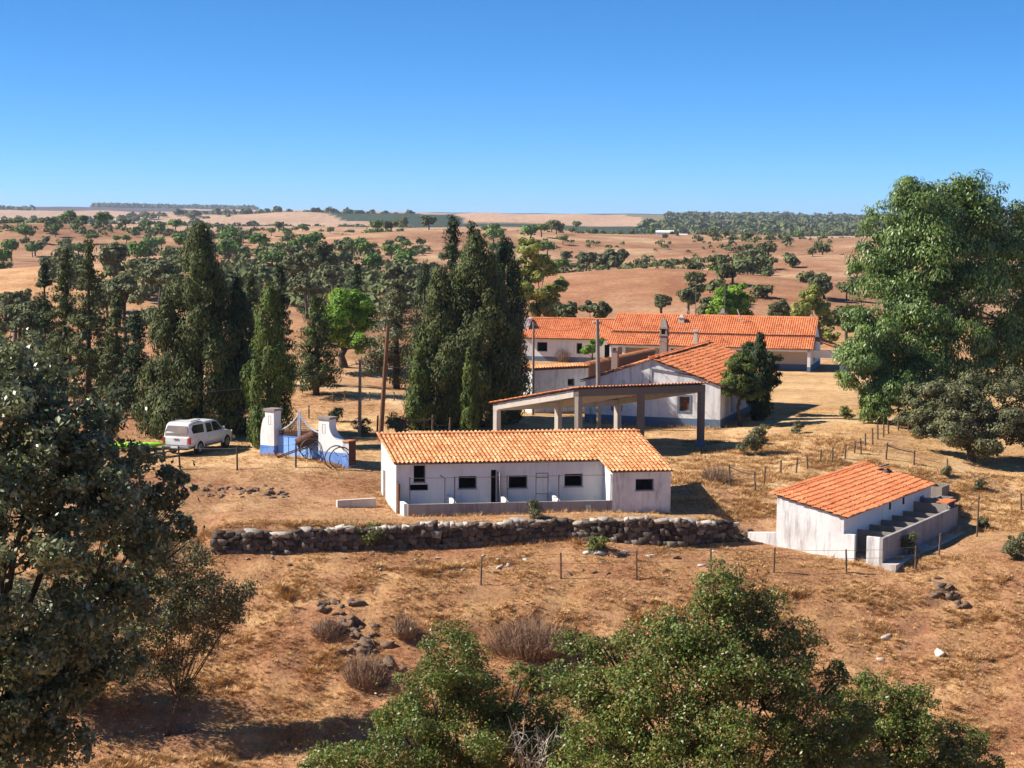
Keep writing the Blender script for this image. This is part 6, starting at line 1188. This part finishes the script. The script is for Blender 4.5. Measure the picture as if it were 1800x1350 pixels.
def far_house(label, u, v, Y, w, h, d):
    p = W(u, v, Y); z = gz(p[0], p[1]); t = thing('far_farmstead', label, 'house', (p[0], p[1], z)); f = Fr((p[0], p[1], z), -8)
    mb = MB(); wall(mb, f, -w / 2, w / 2, 0, .4, -2, h, [(-w * .3, -w * .18, h * .2, h * .6), (w * .1, w * .22, 0.02, h * .6)]); fbox(mb, f, -w / 2, w / 2, d - .4, d, -2, h); fbox(mb, f, -w / 2, -w / 2 + .4, .4, d - .4, -2, h); fbox(mb, f, w / 2 - .4, w / 2, .4, d - .4, -2, h); mb.build('walls', M['plaster'], t)
    mb = MB(); mb.hexa([f(-w / 2 - .4, -.4, h), f(w / 2 + .4, -.4, h), f(w / 2 + .4, d / 2, h + d * .2), f(-w / 2 - .4, d / 2, h + d * .2)] + [f(-w / 2 - .4, -.4, h + .2), f(w / 2 + .4, -.4, h + .2), f(w / 2 + .4, d / 2, h + d * .2 + .2), f(-w / 2 - .4, d / 2, h + d * .2 + .2)]); mb.hexa([f(-w / 2 - .4, d / 2, h + d * .2), f(w / 2 + .4, d / 2, h + d * .2), f(w / 2 + .4, d + .4, h), f(-w / 2 - .4, d + .4, h)] + [f(-w / 2 - .4, d / 2, h + d * .2 + .2), f(w / 2 + .4, d / 2, h + d * .2 + .2), f(w / 2 + .4, d + .4, h + .2), f(-w / 2 - .4, d + .4, h + .2)]); mb.build('roof', M['plaster'] if 'shed' in label else M['tile_a_j'], t)
far_house('tiny white farmstead among the far fields at the left, left one', 125, 400, 1700, 8, 3, 6)
far_house('tiny white farmstead among the far fields at the left, middle one', 145, 399, 1700, 9, 3, 6)
far_house('tiny bright white house far left by the pale field', 263, 394, 2000, 7, 4, 7)
far_house('long far white shed on the slope right of the central cypresses', 1168, 414, 1380, 14, 4, 8)
far_house('small far white house beside the long shed', 1200, 414, 1385, 7, 3, 6)

# ------------------------------------------------------------------ dry grass (instanced tufts)
def tuft_mesh(seed, nb, h, sp, w):
    r = np.random.RandomState(seed); V = []; T = []
    for k in range(nb):
        a = r.uniform(0, 6.28); b0 = np.array([math.cos(a), math.sin(a), 0]) * r.uniform(0, sp * .5); e = b0 + np.array([math.cos(a) * r.uniform(.2, 1) * sp, math.sin(a) * r.uniform(.2, 1) * sp, h * r.uniform(.5, 1.1)]); s = np.array([-math.sin(a), math.cos(a), 0]) * w; i = len(V)
        V += [b0 - s, b0 + s, e]; T.append((i, i + 1, i + 2))
    return mesh_np('tuft', np.array(V), None, M['straw'], False, T)
def scatter(name, label, P, S, seeds, nb, h, sp, w, sink=.02):
    src = bpy.data.collections.new(name + '_source')
    for s in seeds: src.objects.link(bpy.data.objects.new('tuft', tuft_mesh(s, nb, h, sp, w)))
    me = bpy.data.meshes.new(name); me.vertices.add(len(P)); me.vertices.foreach_set('co', np.asarray(P, np.float32).ravel())
    a = me.attributes.new('scl', 'FLOAT', 'POINT'); a.data.foreach_set('value', np.asarray(S, np.float32))
    a = me.attributes.new('rz', 'FLOAT', 'POINT'); a.data.foreach_set('value', rng.uniform(0, 6.28, len(P)).astype(np.float32))
    me.materials.append(M['straw']); o = link(name, me); tag(o, label, 'grass', kind='stuff')
    ng = bpy.data.node_groups.new(name, 'GeometryNodeTree'); ng.interface.new_socket('Geometry', in_out='INPUT', socket_type='NodeSocketGeometry'); ng.interface.new_socket('Geometry', in_out='OUTPUT', socket_type='NodeSocketGeometry')
    N_ = ng.nodes; gi = N_.new('NodeGroupInput'); go = N_.new('NodeGroupOutput'); ip = N_.new('GeometryNodeInstanceOnPoints'); ci = N_.new('GeometryNodeCollectionInfo'); ci.inputs[0].default_value = src; ci.inputs['Separate Children'].default_value = True; ci.inputs['Reset Children'].default_value = True
    ip.inputs['Pick Instance'].default_value = True; na = N_.new('GeometryNodeInputNamedAttribute'); na.data_type = 'FLOAT'; na.inputs[0].default_value = 'scl'; nb_ = N_.new('GeometryNodeInputNamedAttribute'); nb_.data_type = 'FLOAT'; nb_.inputs[0].default_value = 'rz'; cx_ = N_.new('ShaderNodeCombineXYZ')
    Lk = ng.links.new; Lk(gi.outputs[0], ip.inputs['Points']); Lk(ci.outputs[0], ip.inputs['Instance']); Lk(na.outputs[0], ip.inputs['Scale']); Lk(nb_.outputs[0], cx_.inputs[2]); Lk(cx_.outputs[0], ip.inputs['Rotation']); Lk(ip.outputs[0], go.inputs[0])
    md = o.modifiers.new('scatter', 'NODES'); md.node_group = ng; return o
def inside(X, Y, fo, ang, a0, a1, b0, b1, angb=None):
    e = np.array([math.cos(R(ang)), math.sin(R(ang))]); n_ = np.array([math.cos(R(angb if angb else ang + 90)), math.sin(R(angb if angb else ang + 90))]); A_ = np.linalg.inv(np.stack([e, n_], 1)); q = A_ @ np.stack([X - fo[0], Y - fo[1]]); return (q[0] > a0) & (q[0] < a1) & (q[1] > b0) & (q[1] < b1)
def clear(X, Y):
    bad = inside(X, Y, (-5.09, 83.68), 9.6, -.5, 13.6, -.15, 5.0, 107) | inside(X, Y, (17.5, 79.27), 57.8, -.3, 13, -.9, 5.6) | inside(X, Y, (4.81, 111.59), -19.2, -.2, 9.3, -.2, 17)
    bad |= np.abs(Y - np.interp(X, _wx, _wy) - .2) < .35
    bad |= np.abs(Y - np.interp(X, [-60., -30, -18, -12, -6, 0], [150., 140, 133, 125, 117, 112])) < 3
    bad |= (np.abs(X + 17.7) < 1.3) & (np.abs(Y - 96.4) < 2.8)
    return ~bad
gr = np.random.RandomState(33)
X = gr.uniform(-30, 34, 260000); Y = gr.uniform(60, 81, 260000); k = (wav(X, Y, 4, 1) + .8 * wav(X, Y, 1.6, 2) + gr.normal(0, 1, len(X)) > -.3) & clear(X, Y) & (np.abs(X) < Y * .36); X, Y = X[k], Y[k]
scatter('bank_grass', 'tufts of dry golden grass over the bank below the wall', np.stack([X, Y, ter(X, Y) - .02], 1), gr.uniform(.3, 1.0, len(X)) ** 1.5 * (.85 + .3 * wav(X, Y, 6, 5)) * (1 + .7 * (wav(X, Y, 3.3, 3) > .7)), (1, 2, 3, 4), 16, .16, .22, .012)
X = gr.uniform(-28, 40, 260000); Y = gr.uniform(80, 122, 260000); k = (wav(X, Y, 5, 1) + .8 * wav(X, Y, 1.8, 2) + gr.normal(0, .9, len(X)) > .2) & clear(X, Y) & (np.abs(X) < Y * .36); X, Y = X[k], Y[k]
tall = ((X > 10.5) & (Y > 86) & (Y < 104) & (X < 21)) | ((X > 8.5) & (Y > 88) & (Y < 97)); sc_ = gr.uniform(.22, .62, len(X)) * np.where(tall, 2.4, 1)
scatter('yard_grass', 'short dry straw stubble over the upper yards', np.stack([X, Y, ter(X, Y) - .02], 1), sc_, (5, 6, 7), 14, .17, .24, .012)

ex_ = []
for (p, q), n_ in ((((-5.1, 83.45), (8.2, 85.7)), 260), (((-5.8, 84.9), (-6.9, 88.0)), 60), (((17.4, 79.0), (13.2, 83.6)), 120), (((17.7, 79.0), (23.8, 88.7)), 160), (((4.7, 111.3), (13.4, 108.3)), 200), (((13.6, 108.8), (19, 124)), 160), (((-13.9, 93.3), (-8.6, 90.4)), 140), (((-14, 80.1), (3, 81.0)), 420), (((3, 81.0), (10, 82)), 260)):
    w_ = gr.uniform(0, 1, n_)[:, None]; ex_.append(np.array(p) + (np.array(q) - np.array(p)) * w_ + gr.normal(0, .16, (n_, 2)))
E_ = np.concatenate(ex_); scatter('wall_foot_weeds', 'dry weeds along the feet of the walls', np.stack([E_[:, 0], E_[:, 1], ter(E_[:, 0], E_[:, 1]) - .02], 1), gr.uniform(.5, 1.5, len(E_)), (11, 12, 13), 12, .22, .14, .01)

# ------------------------------------------------------------------ haze
mb = MB(); mb.box((-9800, -70, -30), (9800, 9700, 125)); hz = mb.build('haze', M['ground'], None, (0, 4000, 0)); hm = bpy.data.materials.new('pale_haze'); hm.use_nodes = True; n = hm.node_tree
for x in list(n.nodes):
    if x.type == 'BSDF_PRINCIPLED': n.nodes.remove(x)
pv = n.nodes.new('ShaderNodeVolumePrincipled'); pv.inputs['Color'].default_value = (.72, .82, 1, 1); pv.inputs['Density'].default_value = .00008; pv.inputs['Anisotropy'].default_value = .2
n.links.new(pv.outputs[0], n.nodes['Material Output'].inputs['Volume']); hz.data.materials.clear(); hz.data.materials.append(hm); hz['kind'] = 'stuff'
